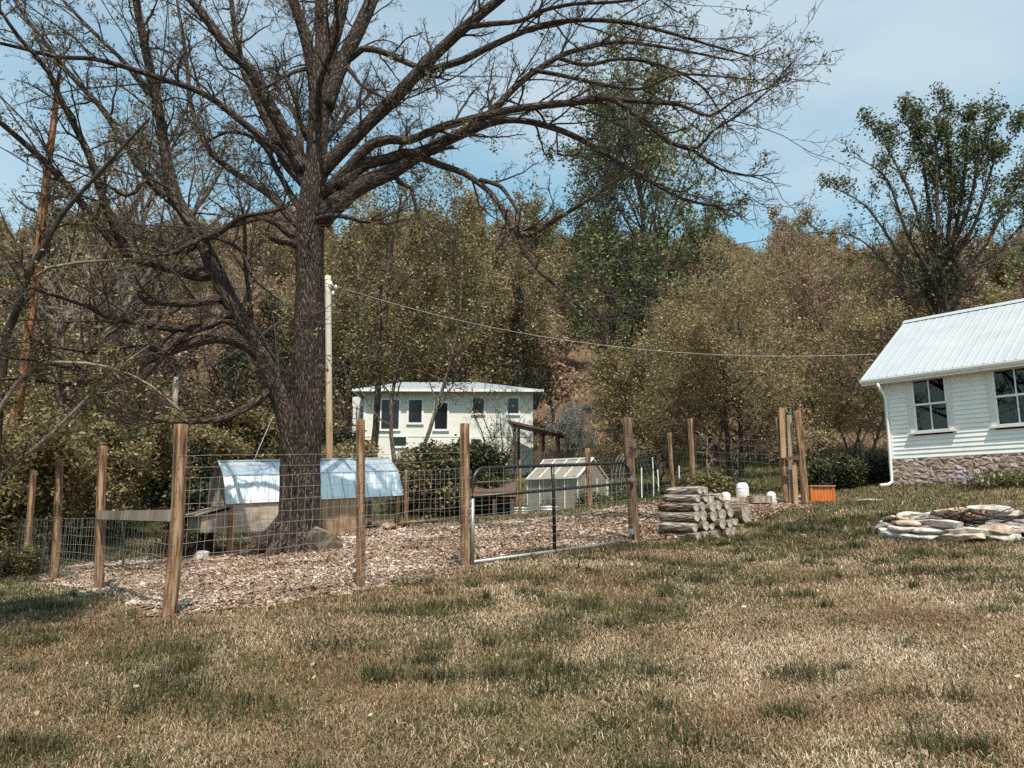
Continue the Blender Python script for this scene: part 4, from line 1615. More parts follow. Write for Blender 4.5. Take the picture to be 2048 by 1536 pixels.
for k in range(1, 4):
    br.append(([Vector((0, .0, .12 * k + .1)), Vector((xm, .0, cz(xm, .12 * k + .1)))], [.003] * 2))
mb = MB()
tubes(mb, br, 4)
mb.build('run_wire', M['wire'], coop)
# nest box on the left end
mb = MB()
nb0, nb1 = cz(0, e0) - .55, cz(0, e0) - .23
mb.prism([(-.52, .02, nb0), (.015, .02, nb0), (.015, .02, nb1 + .12), (-.52, .02, nb1)], (0, 1.1, 0))
nest = mb.build('nest_box', M['board'], coop)
mb = MB()
for k in range(4):
    y0 = -.05 + .30 * k
    mb.prism([(-.64, y0, nb1 - .0), (.03, y0, nb1 + .19), (.03, y0, nb1 + .215), (-.64, y0, nb1 + .025)], (0, .285, 0))
mb.build('lid_board', M['board'], nest)

# grey concrete chunk and flat stones at the trunk foot come with the stones below

# rustic lean-to in the bush, brown beam on dark posts
lt = P(985, 1000, 23.5)
lz = h1(lt.x, lt.y)
lean = empty('lean_to', (lt.x, lt.y, lz), -.05)
tag(lean, 'low dark lean-to with a brown front beam under the big bush', 'shelter')
zb_ = P(985, 990, 23.5).z - lz
mb = MB()
mb.beam((-.75, 0, zb_), (.72, 0, zb_), .09, .10)
mb.build('front_beam', M['timber_orange'], lean)
mb = MB()
mb.prism([(-.75, .05, zb_ + .05), (-.75, 1.5, zb_ + .40), (-.75, 1.5, zb_ + .45), (-.75, .05, zb_ + .10)], (1.45, 0, 0))
mb.build('roof', M['board_dark'], lean)
for x in (-.68, .05, .62):
    mb = MB()
    mb.box((x, .03, zb_ / 2 - .08), (.09, .09, zb_ - .08))
    mb.build('post', M['board_dark'], lean)
mb = MB()
mb.box((-.05, 1.4, zb_ / 2), (1.4, .05, zb_ + .25))
mb.build('back_wall', M['board_dark'], lean)

# ------------------------------------------------------------------ poles and wires
def pole(name, label, x0, y0, x1, y1, D, r, mat, drop=1.5):
    a, b = P(x0, y0, D), P(x1, y1, D)
    g = h1(a.x, D)
    t = (g - .3 - a.z) / (b.z - a.z)
    a = a + (b - a) * t
    o = empty(name, (a.x, a.y, g))
    tag(o, label, 'pole')
    mb = MB()
    post_mesh(mb, a - Vector(o.location), b - Vector(o.location), r, 9, taper=.82)
    mb.build('shaft', M[mat], o, smooth=True)
    return o, b


m2, t2, b2 = new_mat('sun_bleached_pole')
a_ = attr(t2, 'tubeco').outputs['Vector']
n_ = noise(t2, mapped(t2, a_, (3, 3, .2)), 8, 5)
sp_ = t2.nodes.new('ShaderNodeSeparateXYZ')
t2.links.new(a_, sp_.inputs[0])
ml = t2.nodes.new('ShaderNodeMath')
ml.operation = 'MULTIPLY_ADD'
ml.inputs[1].default_value = .13
t2.links.new(sp_.outputs['Z'], ml.inputs[0])
m3 = t2.nodes.new('ShaderNodeMath')
m3.operation = 'MULTIPLY_ADD'
m3.inputs[1].default_value = .9
m3.inputs[2].default_value = -.45
t2.links.new(n_.outputs['Fac'], m3.inputs[0])
t2.links.new(m3.outputs[0], ml.inputs[2])
r_ = ramp(t2, [(.15, (.33, .17, .085)), (.45, (.45, .30, .19)), (.75, (.56, .50, .43))])
t2.links.new(ml.outputs[0], r_.inputs['Fac'])
t2.links.new(r_.outputs['Color'], b2.inputs['Base Color'])
b2.inputs['Roughness'].default_value = .85
M['pole'] = m2
up, ptop = pole('utility_pole', 'tall sun-bleached wooden utility pole rising behind the coop', 659, 900, 656, 552, 24, .115, 'pole')
uo = Vector(up.location)
mb = MB()
for k, (dx, dz) in enumerate(((.14, -.30), (.30, -.42), (.22, -.62))):
    c = ptop - uo + Vector((dx, -.12, dz))
    tubes(mb, [([c + Vector((0, 0, -.07)), c + Vector((0, 0, -.02)), c + Vector((0, 0, .03)), c + Vector((0, 0, .08))], [.03, .055, .035, .02])], 10, cap=True)
mb.beam(ptop - uo + Vector((.05, -.12, -.30)), ptop - uo + Vector((.42, -.12, -.46)), .03, .03)
mb.build('insulator', M['white_plastic'], up, smooth=True)
p2_, ptop2 = pole('utility_pole', 'slender pale utility pole seen behind the corner fence post', 343, 960, 352, 755, 30, .13, 'pole')


def cable(name, label, pts, r, mat, sag=0.0):
    P0 = [Vector(p) for p in pts]
    path = []
    n = 24
    for a, b in zip(P0[:-1], P0[1:]):
        for i in range(n + 1):
            t = i / n
            q = a.lerp(b, t)
            q.z -= 4 * sag * t * (1 - t)
            path.append(q)
    o0 = P0[0]
    mb = MB()
    tubes(mb, [([q - o0 for q in path], [r] * len(path))], 5)
    o = mb.build(name, M[mat])
    o.location = o0
    tag(o, label, 'cable')


cable('service_cable', 'pale sagging service cable from the utility pole to the farmhouse', [P(672, 572, 24), P(1752, 708, 21)], .0075, 'cable', sag=.80)
cable('overhead_wire', 'dark overhead wire climbing from the trees to the upper right sky', [P(935, 550, 34), P(1450, 492, 29), P(2300, 340, 22)], .016, 'cable_dark', sag=.12)
cable('guy_wire', 'thin guy wire slanting from the pole down to the coop roof', [P(560, 800, 23.5), P(507, 922, 19.5)], .012, 'cable', sag=0)
cable('overhead_wire', 'pale wire running left from the utility pole behind the branches', [P(656, 566, 24), P(345, 770, 30)], .012, 'cable', sag=.3)

# ------------------------------------------------------------------ wood pile: every log a thing
def catmull(pts, step):
    out = []
    n = len(pts)
    for i in range(n - 1):
        p0 = np.array(pts[max(0, i - 1)], float)
        p1 = np.array(pts[i], float)
        p2 = np.array(pts[i + 1], float)
        p3 = np.array(pts[min(n - 1, i + 2)], float)
        L = np.linalg.norm((p2 - p1)[:3])
        m = max(1, int(L / step))
        for k in range(m):
            t = k / m
            out.append(.5 * (2 * p1 + (p2 - p0) * t + (2 * p0 - 5 * p1 + 4 * p2 - p3) * t * t + (3 * p1 - p0 - 3 * p2 + p3) * t ** 3))
    out.append(np.array(pts[-1], float))
    return out


wl = pt(1386, 1080, 12.7)            # left foot of the face of the pile
wr = pt(1482, 1063, 13.2)
fd = Vector((wr.x - wl.x, wr.y - wl.y, 0))
fd_len = fd.length
fd.normalize()
ld = Vector((-.54, .84, 0)).normalized()      # logs run back and to the left
rows = [
    ('bottom', 6, .082, .00),
    ('second', 6, .086, .02),
    ('third', 5, .092, .08),
    ('fourth', 5, .084, .10),
    ('fifth', 4, .080, .20),
    ('top', 2, .075, .26),
]
rl = random.Random(8)
ordn = ['first', 'second', 'third', 'fourth', 'fifth', 'sixth', 'seventh', 'eighth', 'ninth']
zc_prev = 0
zrow = 0.0
for ri, (rn, cnt, rad, ind) in enumerate(rows):
    span = (cnt - 1) * rad * 2.06
    for i in range(cnt):
        r = rad * rl.uniform(.80, 1.14)
        s = ind * .80 + rad + span * i / max(1, cnt - 1) + rl.uniform(-.015, .015)
        base = wl + fd * s
        g = h1(base.x, base.y)
        zc = g + zrow + rad * .92 + rl.uniform(-.015, .015)
        jut = rl.uniform(-.05, .05) - ri * .03
        ln = rl.uniform(.72, .88)
        c0 = Vector((base.x, base.y, zc)) - ld * jut
        dirv = (ld + Vector((rl.uniform(-.05, .05), rl.uniform(-.05, .05), rl.uniform(-.035, .03)))).normalized()
        nseg = 7
        pts_ = [dirv * (ln * q / (nseg - 1)) for q in range(nseg)]
        rad_ = [r * (1 + .05 * math.sin(q * 1.3 + i)) for q in range(nseg)]
        mb = MB()
        tubes(mb, [(pts_, rad_)], 18, cap=True, rough=.12, rscale=9)
        if rl.random() < .35:
            V = mb.v[0].copy()
            nrm = np.array([rl.uniform(-.3, .3), rl.uniform(-.3, .3), 1]) if rl.random() < .6 else np.array([rl.uniform(-.6, .6), -.4, -.5])
            nrm /= np.linalg.norm(nrm)
            dd = V @ nrm
            lim = r * .45
            V = V - np.clip(dd - lim, 0, None)[:, None] * nrm
            mb.v[0] = V
        first, last = i == 0, i == cnt - 1
        if first:
            lab = f'bark-covered log at the left end of the {rn} row in the wood pile'
        elif last:
            lab = f'cut log at the right end of the {rn} row in the wood pile'
        else:
            lab = f'cut log, {ordn[i]} from the left in the {rn} row of the wood pile'
        o = mb.build('firewood_log', M['log_pale'] if ri >= 4 or rl.random() < .3 else M['log_bark'], smooth=True)
        o.location = c0
        tag(o, lab, 'log', 'logs stacked in the wood pile')
        # sawn face
        ring = mb.v[0][:18]
        cen = ring.mean(axis=0)
        F_ = cen + (ring - cen) * .88 - np.array(dirv) * .003
        mb2 = MB()
        mid = cen + (F_ - cen) * .5 - np.array(dirv) * 0.002 * 0
        mb2.add(np.r_[F_, [F_.mean(axis=0)]], np.array([[18, (k + 1) % 18, k] for k in range(18)]))
        f_ = mb2.build('cut_face', M['log_end'], o)
    zrow += rad * 1.72
# one thick pale log lying on the right end of the pile
a, b = P(1493, 1062, 14.3), P(1468, 1030, 14.9)
a = Vector((a.x, a.y, h1(a.x, a.y) + .20))
mb = MB()
d = Vector((-.75, .66, 0)).normalized()
tubes(mb, [([d * (.5 * q / 6) for q in range(7)], [.17] * 7)], 20, cap=True, rough=.08, rscale=7)
o = mb.build('firewood_log', M['log_bark'], smooth=True)
o.location = a
tag(o, 'thick dark-barked round leaning against the right side of the wood pile', 'log', 'logs stacked in the wood pile')
ring = mb.v[0][:20]
mb2 = MB()
F_ = ring.mean(axis=0) + (ring - ring.mean(axis=0)) * .97 - np.array(d) * .003
mb2.add(np.r_[F_, [F_.mean(axis=0)]], np.array([[20, (k + 1) % 20, k] for k in range(20)]))
mb2.build('cut_face', M['log_end'], o)


# ------------------------------------------------------------------ stones
def rock(size, seed, cuts=9, flat=.55, sub=3):
    bm = bmesh.new()
    bmesh.ops.create_icosphere(bm, subdivisions=sub, radius=1)
    V = np.array([v.co[:] for v in bm.verts])
    Fc = np.array([[v.index for v in f.verts] for f in bm.faces])
    bm.free()
    rs = np.random.RandomState(seed)
    V[:, 2] = np.sign(V[:, 2]) * np.abs(V[:, 2]) ** flat
    for k in range(cuts):
        n = rs.normal(size=3)
        n[2] *= .45
        n /= np.linalg.norm(n)
        lim = rs.uniform(.55, .85)
        d = V @ n
        V = V - np.clip(d - lim, 0, None)[:, None] * n
    V = V * np.array(size) / 2 * 1.25
    V += (vn3(V * 6 / max(size) + seed, seed % 50)[:, None]) * np.array([.03, .03, .02]) * max(size)
    mb = MB()
    mb.add(V, Fc)
    return mb


def stone(name, label, pos, size, seed, mat, rz=0.0, tilt=(0, 0), group=None, cat='stone', **kw):
    mb = rock(size, seed, **kw)
    o = mb.build(name, M[mat], smooth=False)
    o.location = pos
    o.rotation_euler = (tilt[0], tilt[1], rz)
    tag(o, label, cat, group)
    return o


# fire ring of stacked flagstones
fc = ghit(1990, 1070)
FCX, FCY = fc[0] + .1, fc[1] + .30
RX, RY = 1.52, .98
rl = random.Random(21)
GRP = 'flagstones of the fire ring'
sides_ = ['front', 'front right', 'right', 'back right', 'back', 'back left', 'left', 'front left']
idx = 0
for lay, (cnt, zz, shrink) in enumerate(((17, .06, 1.0), (16, .15, .94), (11, .235, .89))):
    for i in range(cnt):
        a = 2 * math.pi * (i + .45 * lay + rl.uniform(-.15, .15)) / cnt
        x = FCX + RX * shrink * math.cos(a)
        y = FCY + RY * shrink * math.sin(a)
        sx_ = rl.uniform(.42, .68)
        sy_ = rl.uniform(.26, .40)
        st = rl.uniform(.075, .13)
        if lay == 2 and math.sin(a) < -.2 and rl.random() < .6:
            continue
        tang = math.atan2(RY * math.cos(a), -RX * math.sin(a))
        g = h1(x, y)
        where = 'near edge' if math.sin(a) < -.5 else ('far edge' if math.sin(a) > .5 else ('left end' if math.cos(a) < 0 else 'right end'))
        layn = ('bottom', 'middle', 'top')[lay]
        stone('flagstone', f'pale flagstone in the {layn} layer at the {where} of the fire ring', (x, y, g + zz), (sx_, sy_, st), 100 + idx,
              'stone' if rl.random() < .78 else 'stone_brown', tang + rl.uniform(-.25, .25), (rl.uniform(-.07, .07), rl.uniform(-.07, .07)), GRP)
        idx += 1
# ash bed and charred sticks inside
mb = MB()
n = 26
ang = np.arange(n) * 2 * math.pi / n
rings_ = []
for k in range(7):
    f = k / 6
    xx = FCX + RX * .86 * f * np.cos(ang)
    yy = FCY + RY * .86 * f * np.sin(ang)
    zz = hgt(xx, yy) + .07 + .09 * (1 - f) ** 1.2 + .05 * (fbm2(xx * 5, yy * 5, 3) - .5)
    rings_.append(np.stack([xx, yy, zz], -1))
V = np.concatenate(rings_)
mb.add(V, np.array([[k * n + i, k * n + (i + 1) % n, (k + 1) * n + (i + 1) % n, (k + 1) * n + i] for k in range(6) for i in range(n)]))
tag(mb.build('ash_bed', M['ash'], smooth=True), 'grey ash and charcoal heaped inside the stone fire ring', 'ash', kind='stuff')
mb = MB()
br = []
for k in range(26):
    a = rl.uniform(0, 6.28)
    c = Vector((FCX - .25 + rl.gauss(0, .30), FCY + rl.gauss(0, .2), h1(FCX, FCY) + rl.uniform(.12, .26)))
    d = Vector((math.cos(a), math.sin(a), rl.uniform(-.1, .45))) * rl.uniform(.15, .38)
    br.append(([c - d, c, c + d], [rl.uniform(.009, .025)] * 3))
tubes(mb, br, 6, cap=True)
o = mb.build('charred_sticks', M['twig_dark'], smooth=True)
tag(o, 'heap of charred sticks and twigs in the middle of the fire ring', 'sticks', kind='stuff')
mb = MB()
rs = np.random.RandomState(7)
q = np.c_[rs.normal(FCX - .12, .17, 260), rs.normal(FCY + .35, .10, 260), h1(FCX, FCY + .3) + .16 + np.abs(rs.normal(0, .085, 260))]
leaves(mb, q, .055, rs)
o = mb.build('dead_leaf_heap', M['red_chip'])
tag(o, 'small heap of rusty dead leaves at the back of the fire ring', 'leaves', kind='stuff')

# slab at the oak's foot, white rocks, edging stones
p = P(648, 1083, 13.0)
stone('leaning_slab', 'triangular grey slab leaning on the right foot of the oak', (p.x, p.y, h1(p.x, p.y) + .14), (.56, .09, .40), 301, 'board', .15, (.5, .45), cat='slab', cuts=14)
for i, (x, y, D, s, lab) in enumerate(((405, 1112, 14.6, (.26, .18, .18), 'white rock lying left of the coop leg'), (398, 1120, 14.5, (.16, .12, .10), 'small pale rock in front of the white rock by the coop'),
                                     (706, 1102, 14.8, (.42, .16, .07), 'flat tan stone on the chips right of the oak'),
                                     (775, 1070, 16.5, (.38, .2, .14), 'brown block lying under the open end of the coop'),
                                     (1165, 1113, 10.9, (.16, .12, .03), 'single pale flat stone in the grass before the gate'),
                                     (1745, 1003, 17.6, (.6, .2, .05), 'flat pale stone in the grass right of the orange box'))):
    p = P(x, y, D)
    stone('loose_stone', lab, (p.x, p.y, h1(p.x, p.y) + s[2] * .3), s, 310 + i, 'stone' if i not in (3,) else 'stone_brown', rl.uniform(-.4, .4))
eg = [(1300, 1012), (1325, 1008), (1215, 1018), (1250, 1014), (1372, 1001), (1462, 1012), (1487, 1014), (1512, 1016), (1537, 1015), (1500, 1004), (1556, 1010), (1528, 1006), (1470, 1003), (1580, 1006), (1600, 1004)]
for i, (x, y) in enumerate(eg):
    D = 21.5 if x < 1380 else 17.4 + (x - 1500) * .004 + (1016 - y) * .08
    p = P(x, y, D)
    s = (rl.uniform(.32, .6), rl.uniform(.2, .34), rl.uniform(.07, .14))
    where = 'along the back edge of the pen near the greenhouse' if x < 1380 else 'of the low border between wood pile and board cluster'
    stone('edging_stone', f'flat brown edging stone {where}', (p.x, p.y, h1(p.x, p.y) + .03), s, 330 + i, 'stone' if i % 3 else 'stone_brown', rl.uniform(-.4, .4), group='edging stones ' + ('at the back of the pen' if x < 1380 else 'behind the wood pile'))

# poultry drinkers
def drinker(x, y, D, r, h, label, base=True, cap=True):
    p = P(x, y, D)
    o = empty('poultry_drinker', (p.x, p.y, h1(p.x, p.y) + .02))
    tag(o, label, 'drinker', 'poultry drinkers')
    z0 = .10 if base else .02
    mb = MB()
    zs = [z0, z0 + .01, z0 + h * .55, z0 + h * .75, z0 + h * .88, z0 + h * .96, z0 + h]
    rr_ = [r * .96, r, r * .97, r * .88, r * .70, r * .42, r * .12]
    tubes(mb, [([Vector((0, 0, q)) for q in zs], rr_)], 24, cap=True)
    mb.build('jar', M['white_plastic'], o, smooth=True)
    mb = MB()
    for k in range(3):
        zz_ = z0 + h * (.18 + .2 * k)
        tubes(mb, [([Vector((0, 0, zz_ - .012)), Vector((0, 0, zz_)), Vector((0, 0, zz_ + .012))], [r * .985, r * 1.02, r * .975])], 24)
    mb.build('rib', M['white_plastic'], o, smooth=True)
    if base:
        mb = MB()
        tubes(mb, [([Vector((0, 0, q)) for q in (0, .02, .08, .085, .03)], [r * 1.1, r * 1.3, r * 1.35, r * 1.28, r * 1.2])], 24, cap=True)
        mb.build('tray', M['red_plastic'], o, smooth=True)
    else:
        mb = MB()
        tubes(mb, [([Vector((0, 0, 0)), Vector((0, 0, .05))], [r * 1.3, r * 1.35])], 20, cap=True)
        mb.build('tray', M['dark_steel'], o, smooth=True)
    if cap:
        mb = MB()
        tubes(mb, [([Vector((0, 0, z0 + h - .03)), Vector((0, 0, z0 + h + .04)), Vector((0, 0, z0 + h + .06))], [r * .55, r * .55, r * .45])], 16, cap=True)
        mb.build('cap', M['dark_steel'], o, smooth=True)


drinker(1486, 999, 17.6, .145, .36, 'large white poultry drinker with red tray and dark cap behind the wood pile')
drinker(1452, 1005, 16.8, .11, .20, 'small white drinker with red tray half hidden by the wood pile', cap=False)
drinker(1543, 1000, 17.8, .11, .22, 'small white ribbed drinker on a dark tray left of the board cluster', base=False, cap=False)
# wire baskets / crates near the drinkers
for x, y, D, lab in ((1470, 1010, 16.9, 'dark slatted crate beside the wood pile'), (1520, 1010, 17.2, 'low dark basket between the white drinkers')):
    p = P(x, y, D)
    mb = MB()
    for k in range(3):
        z = .03 + .06 * k
        mb.box((0, -.14, z), (.46, .016, .036))
        mb.box((0, .14, z), (.46, .016, .036))
        mb.box((-.235, 0, z), (.016, .25, .036))
        mb.box((.235, 0, z), (.016, .25, .036))
    for sx_ in (-.21, .21):
        for sy_ in (-.12, .12):
            mb.box((sx_, sy_, .09), (.03, .022, .17))
    mb.box((0, 0, .012), (.44, .25, .012))
    o = mb.build('low_crate', M['board'])
    o.location = (p.x, p.y, h1(p.x, p.y) + .03)
    o.rotation_euler = (0, 0, .15)
    tag(o, lab, 'crate')
# orange wooden box with a lid
p = pt(1636, 1003, 18.3)
bx = empty('wooden_box', p, .05)
tag(bx, 'bright orange stained wooden box with a flat lid beside the board cluster', 'box')
w, d, h = .52, .5, .36
mb = MB()
for k in range(7):
    mb.box((-w / 2 + w * (k + .5) / 7, -d / 2, h / 2), (w / 7 - .006, .02, h - .02))
    mb.box((-w / 2 + w * (k + .5) / 7, d / 2, h / 2), (w / 7 - .006, .02, h - .02))
mb.box((-w / 2 + .01, 0, h / 2), (.02, d - .03, h - .02))
mb.box((w / 2 - .01, 0, h / 2), (.02, d - .03, h - .02))
mb.box((0, 0, .03), (w - .05, d - .05, .02))
mb.build('slatted_body', M['cedar_orange'], bx)
mb = MB()
for sx_ in (-1, 1):
    for sy_ in (-1, 1):
        mb.box((sx_ * (w / 2 + .005), sy_ * (d / 2 + .015), h / 2), (.05, .03, h))
mb.build('corner_strip', M['cedar_orange'], bx)
mb = MB()
mb.box((0, 0, h + .015), (w + .10, d + .10, .03))
mb.build('lid', M['board_tan'], bx)
a, b = P(1628, 1003, 17.5), 0

# ------------------------------------------------------------------ trees
def rot_about(v, axis, ang):
    return Matrix.Rotation(ang, 3, axis) @ v


def grow(rg, out, tips, p, d, L, r, lev, cfg):
    n = cfg['n'][lev]
    pts = [p.copy()]
    rad = [r]
    tp = cfg['taper'][lev]
    wob = cfg['wob'][lev]
    tr = cfg['trop'][lev]
    st = L / n
    dirs = [d]
    for i in range(n):
        d = Vector((d.x + rg.gauss(0, wob), d.y + rg.gauss(0, wob), d.z + rg.gauss(0, wob) + tr))
        d.normalize()
        p = p + d * st
        pts.append(p)
        dirs.append(d)
        rad.append(max(cfg['rmin'], r * (1 - (1 - tp) * (i + 1) / n)))
    out[min(lev, len(out) - 1)].append((pts, rad))
    if lev == cfg['max']:
        for q, dd in zip(pts[1:], dirs[1:]):
            tips.append((q, dd))
        return
    spawn(rg, out, tips, pts, rad, L, lev, cfg)
    tips.append((pts[-1], d))


def spawn(rg, out, tips, pts, rad, L, lev, cfg, kids=None, t0=None, lmul=1.0):
    kids = cfg['kids'][lev] if kids is None else kids
    t0 = cfg['t0'][lev] if t0 is None else t0
    n = len(pts) - 1
    k = int(kids) + (1 if rg.random() < kids - int(kids) else 0)
    az = rg.uniform(0, 6.28)
    for j in range(k):
        t = t0 + (1 - t0) * (j + rg.uniform(.1, .9)) / k
        f = t * n
        i = min(n - 1, int(f))
        q = pts[i].lerp(pts[i + 1], f - i)
        tg = (pts[i + 1] - pts[i]).normalized()
        rr = rad[i] + (rad[i + 1] - rad[i]) * (f - i)
        az += 2.4 + rg.uniform(-.6, .6)
        a = rg.uniform(*cfg['ang'][lev])
        ref = Vector((0, 0, 1)) if abs(tg.z) < .9 else Vector((1, 0, 0))
        s = tg.cross(ref).normalized()
        s = rot_about(s, tg, az)
        nd = (tg * math.cos(a) + s * math.sin(a) + Vector((0, 0, cfg['lift'][lev]))).normalized()
        ln = L * cfg['lr'][lev] * (1.25 - .75 * t if 'shape' not in cfg or lev > 0 else cfg['shape'](t)) * rg.uniform(.65, 1.25) * lmul
        grow(rg, out, tips, q, nd, ln, max(cfg['rmin'], min(rr * cfg['rr'][lev], cfg.get('rmax', 9), rr * .9)), lev + 1, cfg)


def leafpts(tips, per, jit, rs):
    T = np.array([tuple(q) for q, _ in tips])
    T = np.repeat(T, per, axis=0)
    return T + rs.normal(0, jit, T.shape)


# ---- the big oak, limbs followed one by one: (x, y, distance, radius) in the photograph's own scale
DT = 13.5
LIMBS = []
TRACE = []


def limb(pts, tw=1.0, t0=.25, **k):
    """pts: x, y, r ; distance runs from k['d0'] to k['d1']"""
    d0, d1 = k.get('d0', DT), k.get('d1', DT)
    if TRACE:
        # start inside the limb that carries this one
        q = np.array(TRACE)
        e = np.hypot(q[:, 0] - pts[0][0], q[:, 1] - pts[0][1])
        if e.min() < 45:
            d0 = q[np.argmin(e), 2]
    xy = np.array([(a[0], a[1]) for a in pts], float)
    s = np.r_[0, np.cumsum(np.hypot(*np.diff(xy, axis=0).T))]
    s /= s[-1]
    W_ = []
    for (x, y, r), t in zip(pts, s):
        D = d0 + (d1 - d0) * t ** 1.2
        p = P(x, y, D)
        W_.append((p.x, p.y, p.z, r / F * D * 1.0))
    cc = catmull([(x, y, 0) for x, y, r in pts], 8)
    for i, q in enumerate(cc):
        TRACE.append((q[0], q[1], d0 + (d1 - d0) * (i / (len(cc) - 1)) ** 1.2))
    c = catmull(W_, .16)
    LIMBS.append(([Vector(q[:3]) for q in c], [max(.006, q[3]) for q in c], tw, t0))


# trunk
limb([(594, 1120, 66), (597, 1098, 57), (599, 1070, 46), (600, 1030, 41), (600, 980, 39), (601, 920, 39), (603, 870, 40), (609, 820, 37), (614, 760, 33.5), (618, 690, 31.5), (620, 620, 29.5), (620, 550, 28), (619, 480, 29), (622, 420, 29), (629, 360, 24.5), (633, 310, 22), (636, 250, 21.5), (640, 200, 23), (642, 150, 21), (644, 90, 15), (643, 30, 14), (643, -30, 13), (650, -110, 10), (655, -200, 6)], tw=.35, t0=.75)
limb([(634, 190, 17), (622, 120, 13.5), (607, 60, 12.5), (592, 15, 11.5), (580, -20, 10), (560, -90, 7), (540, -170, 4)], d1=12.6)
limb([(648, 150, 17), (664, 90, 14.5), (678, 40, 13.5), (688, -10, 12.5), (700, -90, 9), (705, -180, 5)], d1=14.4)
limb([(650, 215, 19), (674, 150, 16.5), (700, 92, 16), (724, 45, 15), (745, -5, 13.5), (775, -80, 10), (800, -160, 6)], d1=14.2)
# left, from the crown
limb([(607, 345, 17), (594, 308, 16), (544, 219, 13.5), (500, 138, 12), (460, 102, 10), (416, 44, 8.5), (380, 0, 7), (320, -50, 5), (250, -110, 2)], d1=12.0)
limb([(634, 392, 16), (600, 352, 15), (570, 321, 12.5), (545, 262, 10.5), (530, 233, 10), (508, 182, 9.5), (486, 135, 8), (470, 60, 6), (462, -10, 5), (455, -90, 3)], d1=14.5)
limb([(601, 352, 9), (555, 302, 8), (471, 233, 7.5), (424, 197, 6.8), (380, 176, 6.4), (320, 156, 6), (264, 138, 5.5), (190, 118, 5), (117, 114, 4.5), (50, 98, 4), (-10, 84, 3)], d1=10.8)
limb([(606, 458, 10), (570, 425, 8.5), (540, 390, 8), (471, 346, 6.5), (422, 305, 6), (398, 255, 5.5), (381, 205, 5), (374, 130, 4.4), (363, 53, 3.6), (350, -20, 2)], d1=15.4)
limb([(603, 478, 13), (577, 466, 8.5), (552, 446, 7), (526, 434, 6.2), (498, 441, 6), (467, 450, 5.5), (430, 464, 5), (380, 488, 4.5), (330, 510, 3.5), (280, 505, 2)], d1=12.2)
limb([(600, 490, 11), (575, 484, 8.5), (556, 482, 8), (545, 474, 7)], tw=0, d1=12.8)
limb([(618, 440, 9), (585, 395, 7), (560, 350, 6), (530, 295, 5), (495, 270, 4), (455, 265, 3), (420, 280, 2)], d1=15.0)
# dead reddish spur beside the trunk
limb([(618, 280, 8), (600, 245, 6), (596, 215, 5), (582, 180, 4), (571, 153, 2.5)], tw=.1, d1=13.0)
limb([(622, 135, 6), (600, 140, 4.5), (570, 152, 4), (540, 170, 3), (525, 177, 2)], d1=12.6)
# right, upper
limb([(640, 345, 18), (664, 320, 16), (716, 268, 14.5), (766, 219, 14.5), (805, 180, 14), (839, 142, 13), (885, 96, 12), (927, 57, 11.5), (970, 22, 10.5), (1010, -10, 9.5), (1070, -60, 7), (1130, -110, 4)], d1=12.2, t0=.15)
limb([(835, 152, 9), (870, 138, 8), (927, 120, 8), (965, 100, 7.5), (1000, 84, 7), (1050, 62, 6.2), (1110, 45, 5.6), (1180, 40, 5), (1260, 46, 4.5), (1340, 66, 3.6), (1420, 90, 2.8), (1500, 112, 1.8)], d0=12.9, d1=11.6)
limb([(700, 118, 7), (725, 98, 7), (762, 103, 6.6), (790, 115, 6.5), (820, 128, 6), (850, 142, 5)], d0=13.8, d1=12.9)
limb([(690, 130, 6), (708, 150, 4.5), (722, 170, 3.5), (752, 188, 2.5), (790, 205, 1.6)], d1=12.9)
limb([(927, 55, 7), (980, 48, 6), (1040, 42, 5), (1090, 20, 4.6), (1150, 8, 4), (1230, 4, 3.4), (1310, -8, 2.5)], d0=12.4, d1=11.5)
# right, middle pair of heavy limbs
limb([(636, 394, 17), (660, 376, 15), (690, 346, 12.5), (718, 312, 11.5), (745, 288, 11), (780, 279, 10), (817, 281, 9), (850, 268, 8.5), (890, 252, 9), (925, 243, 8.5), (963, 233, 8.5), (1030, 218, 8), (1109, 209, 7.5), (1170, 203, 7), (1219, 196, 6.4), (1281, 236, 5.8), (1344, 287, 5), (1385, 300, 4), (1440, 338, 3), (1500, 352, 2)], d1=12.0, t0=.2)
limb([(640, 440, 24), (665, 415, 22), (708, 380, 18.5), (745, 362, 16.5), (781, 346, 15.5), (812, 326, 15), (839, 308, 14.5), (866, 295, 12), (890, 283, 10.5), (925, 262, 9), (963, 240, 8), (1000, 206, 7.5), (1035, 170, 7), (1080, 136, 6), (1125, 110, 5.6), (1170, 96, 5), (1230, 84, 4.4), (1300, 90, 3.6), (1380, 104, 2.8), (1460, 120, 1.8)], d1=14.6, t0=.3)
limb([(680, 376, 15), (712, 340, 13), (738, 326, 12.5), (775, 318, 11), (808, 306, 10), (840, 306, 9)], d0=13.4, d1=13.6, tw=.4)
limb([(880, 290, 9), (930, 268, 8), (980, 247, 7.5), (1030, 240, 7), (1094, 252, 6.6), (1156, 276, 6.2), (1219, 312, 5.6), (1266, 344, 5), (1312, 369, 4.2), (1365, 398, 3.4), (1430, 412, 2.4)], d0=13.8, d1=12.6)
limb([(1219, 196, 5.4), (1290, 204, 4.8), (1359, 210, 4), (1420, 232, 3), (1470, 200, 2.4), (1540, 175, 1.6)], d0=12.4, d1=11.4)
limb([(1344, 287, 4), (1395, 295, 3.4), (1425, 262, 3), (1470, 235, 2.6), (1520, 195, 1.8), (1552, 170, 1.2)], d0=12.2, d1=11.2)
limb([(1060, 140, 5), (1120, 150, 4.6), (1200, 168, 4.2), (1280, 178, 3.6), (1350, 150, 3), (1430, 152, 2.4), (1510, 160, 1.5)], d0=13.9, d1=13.2)
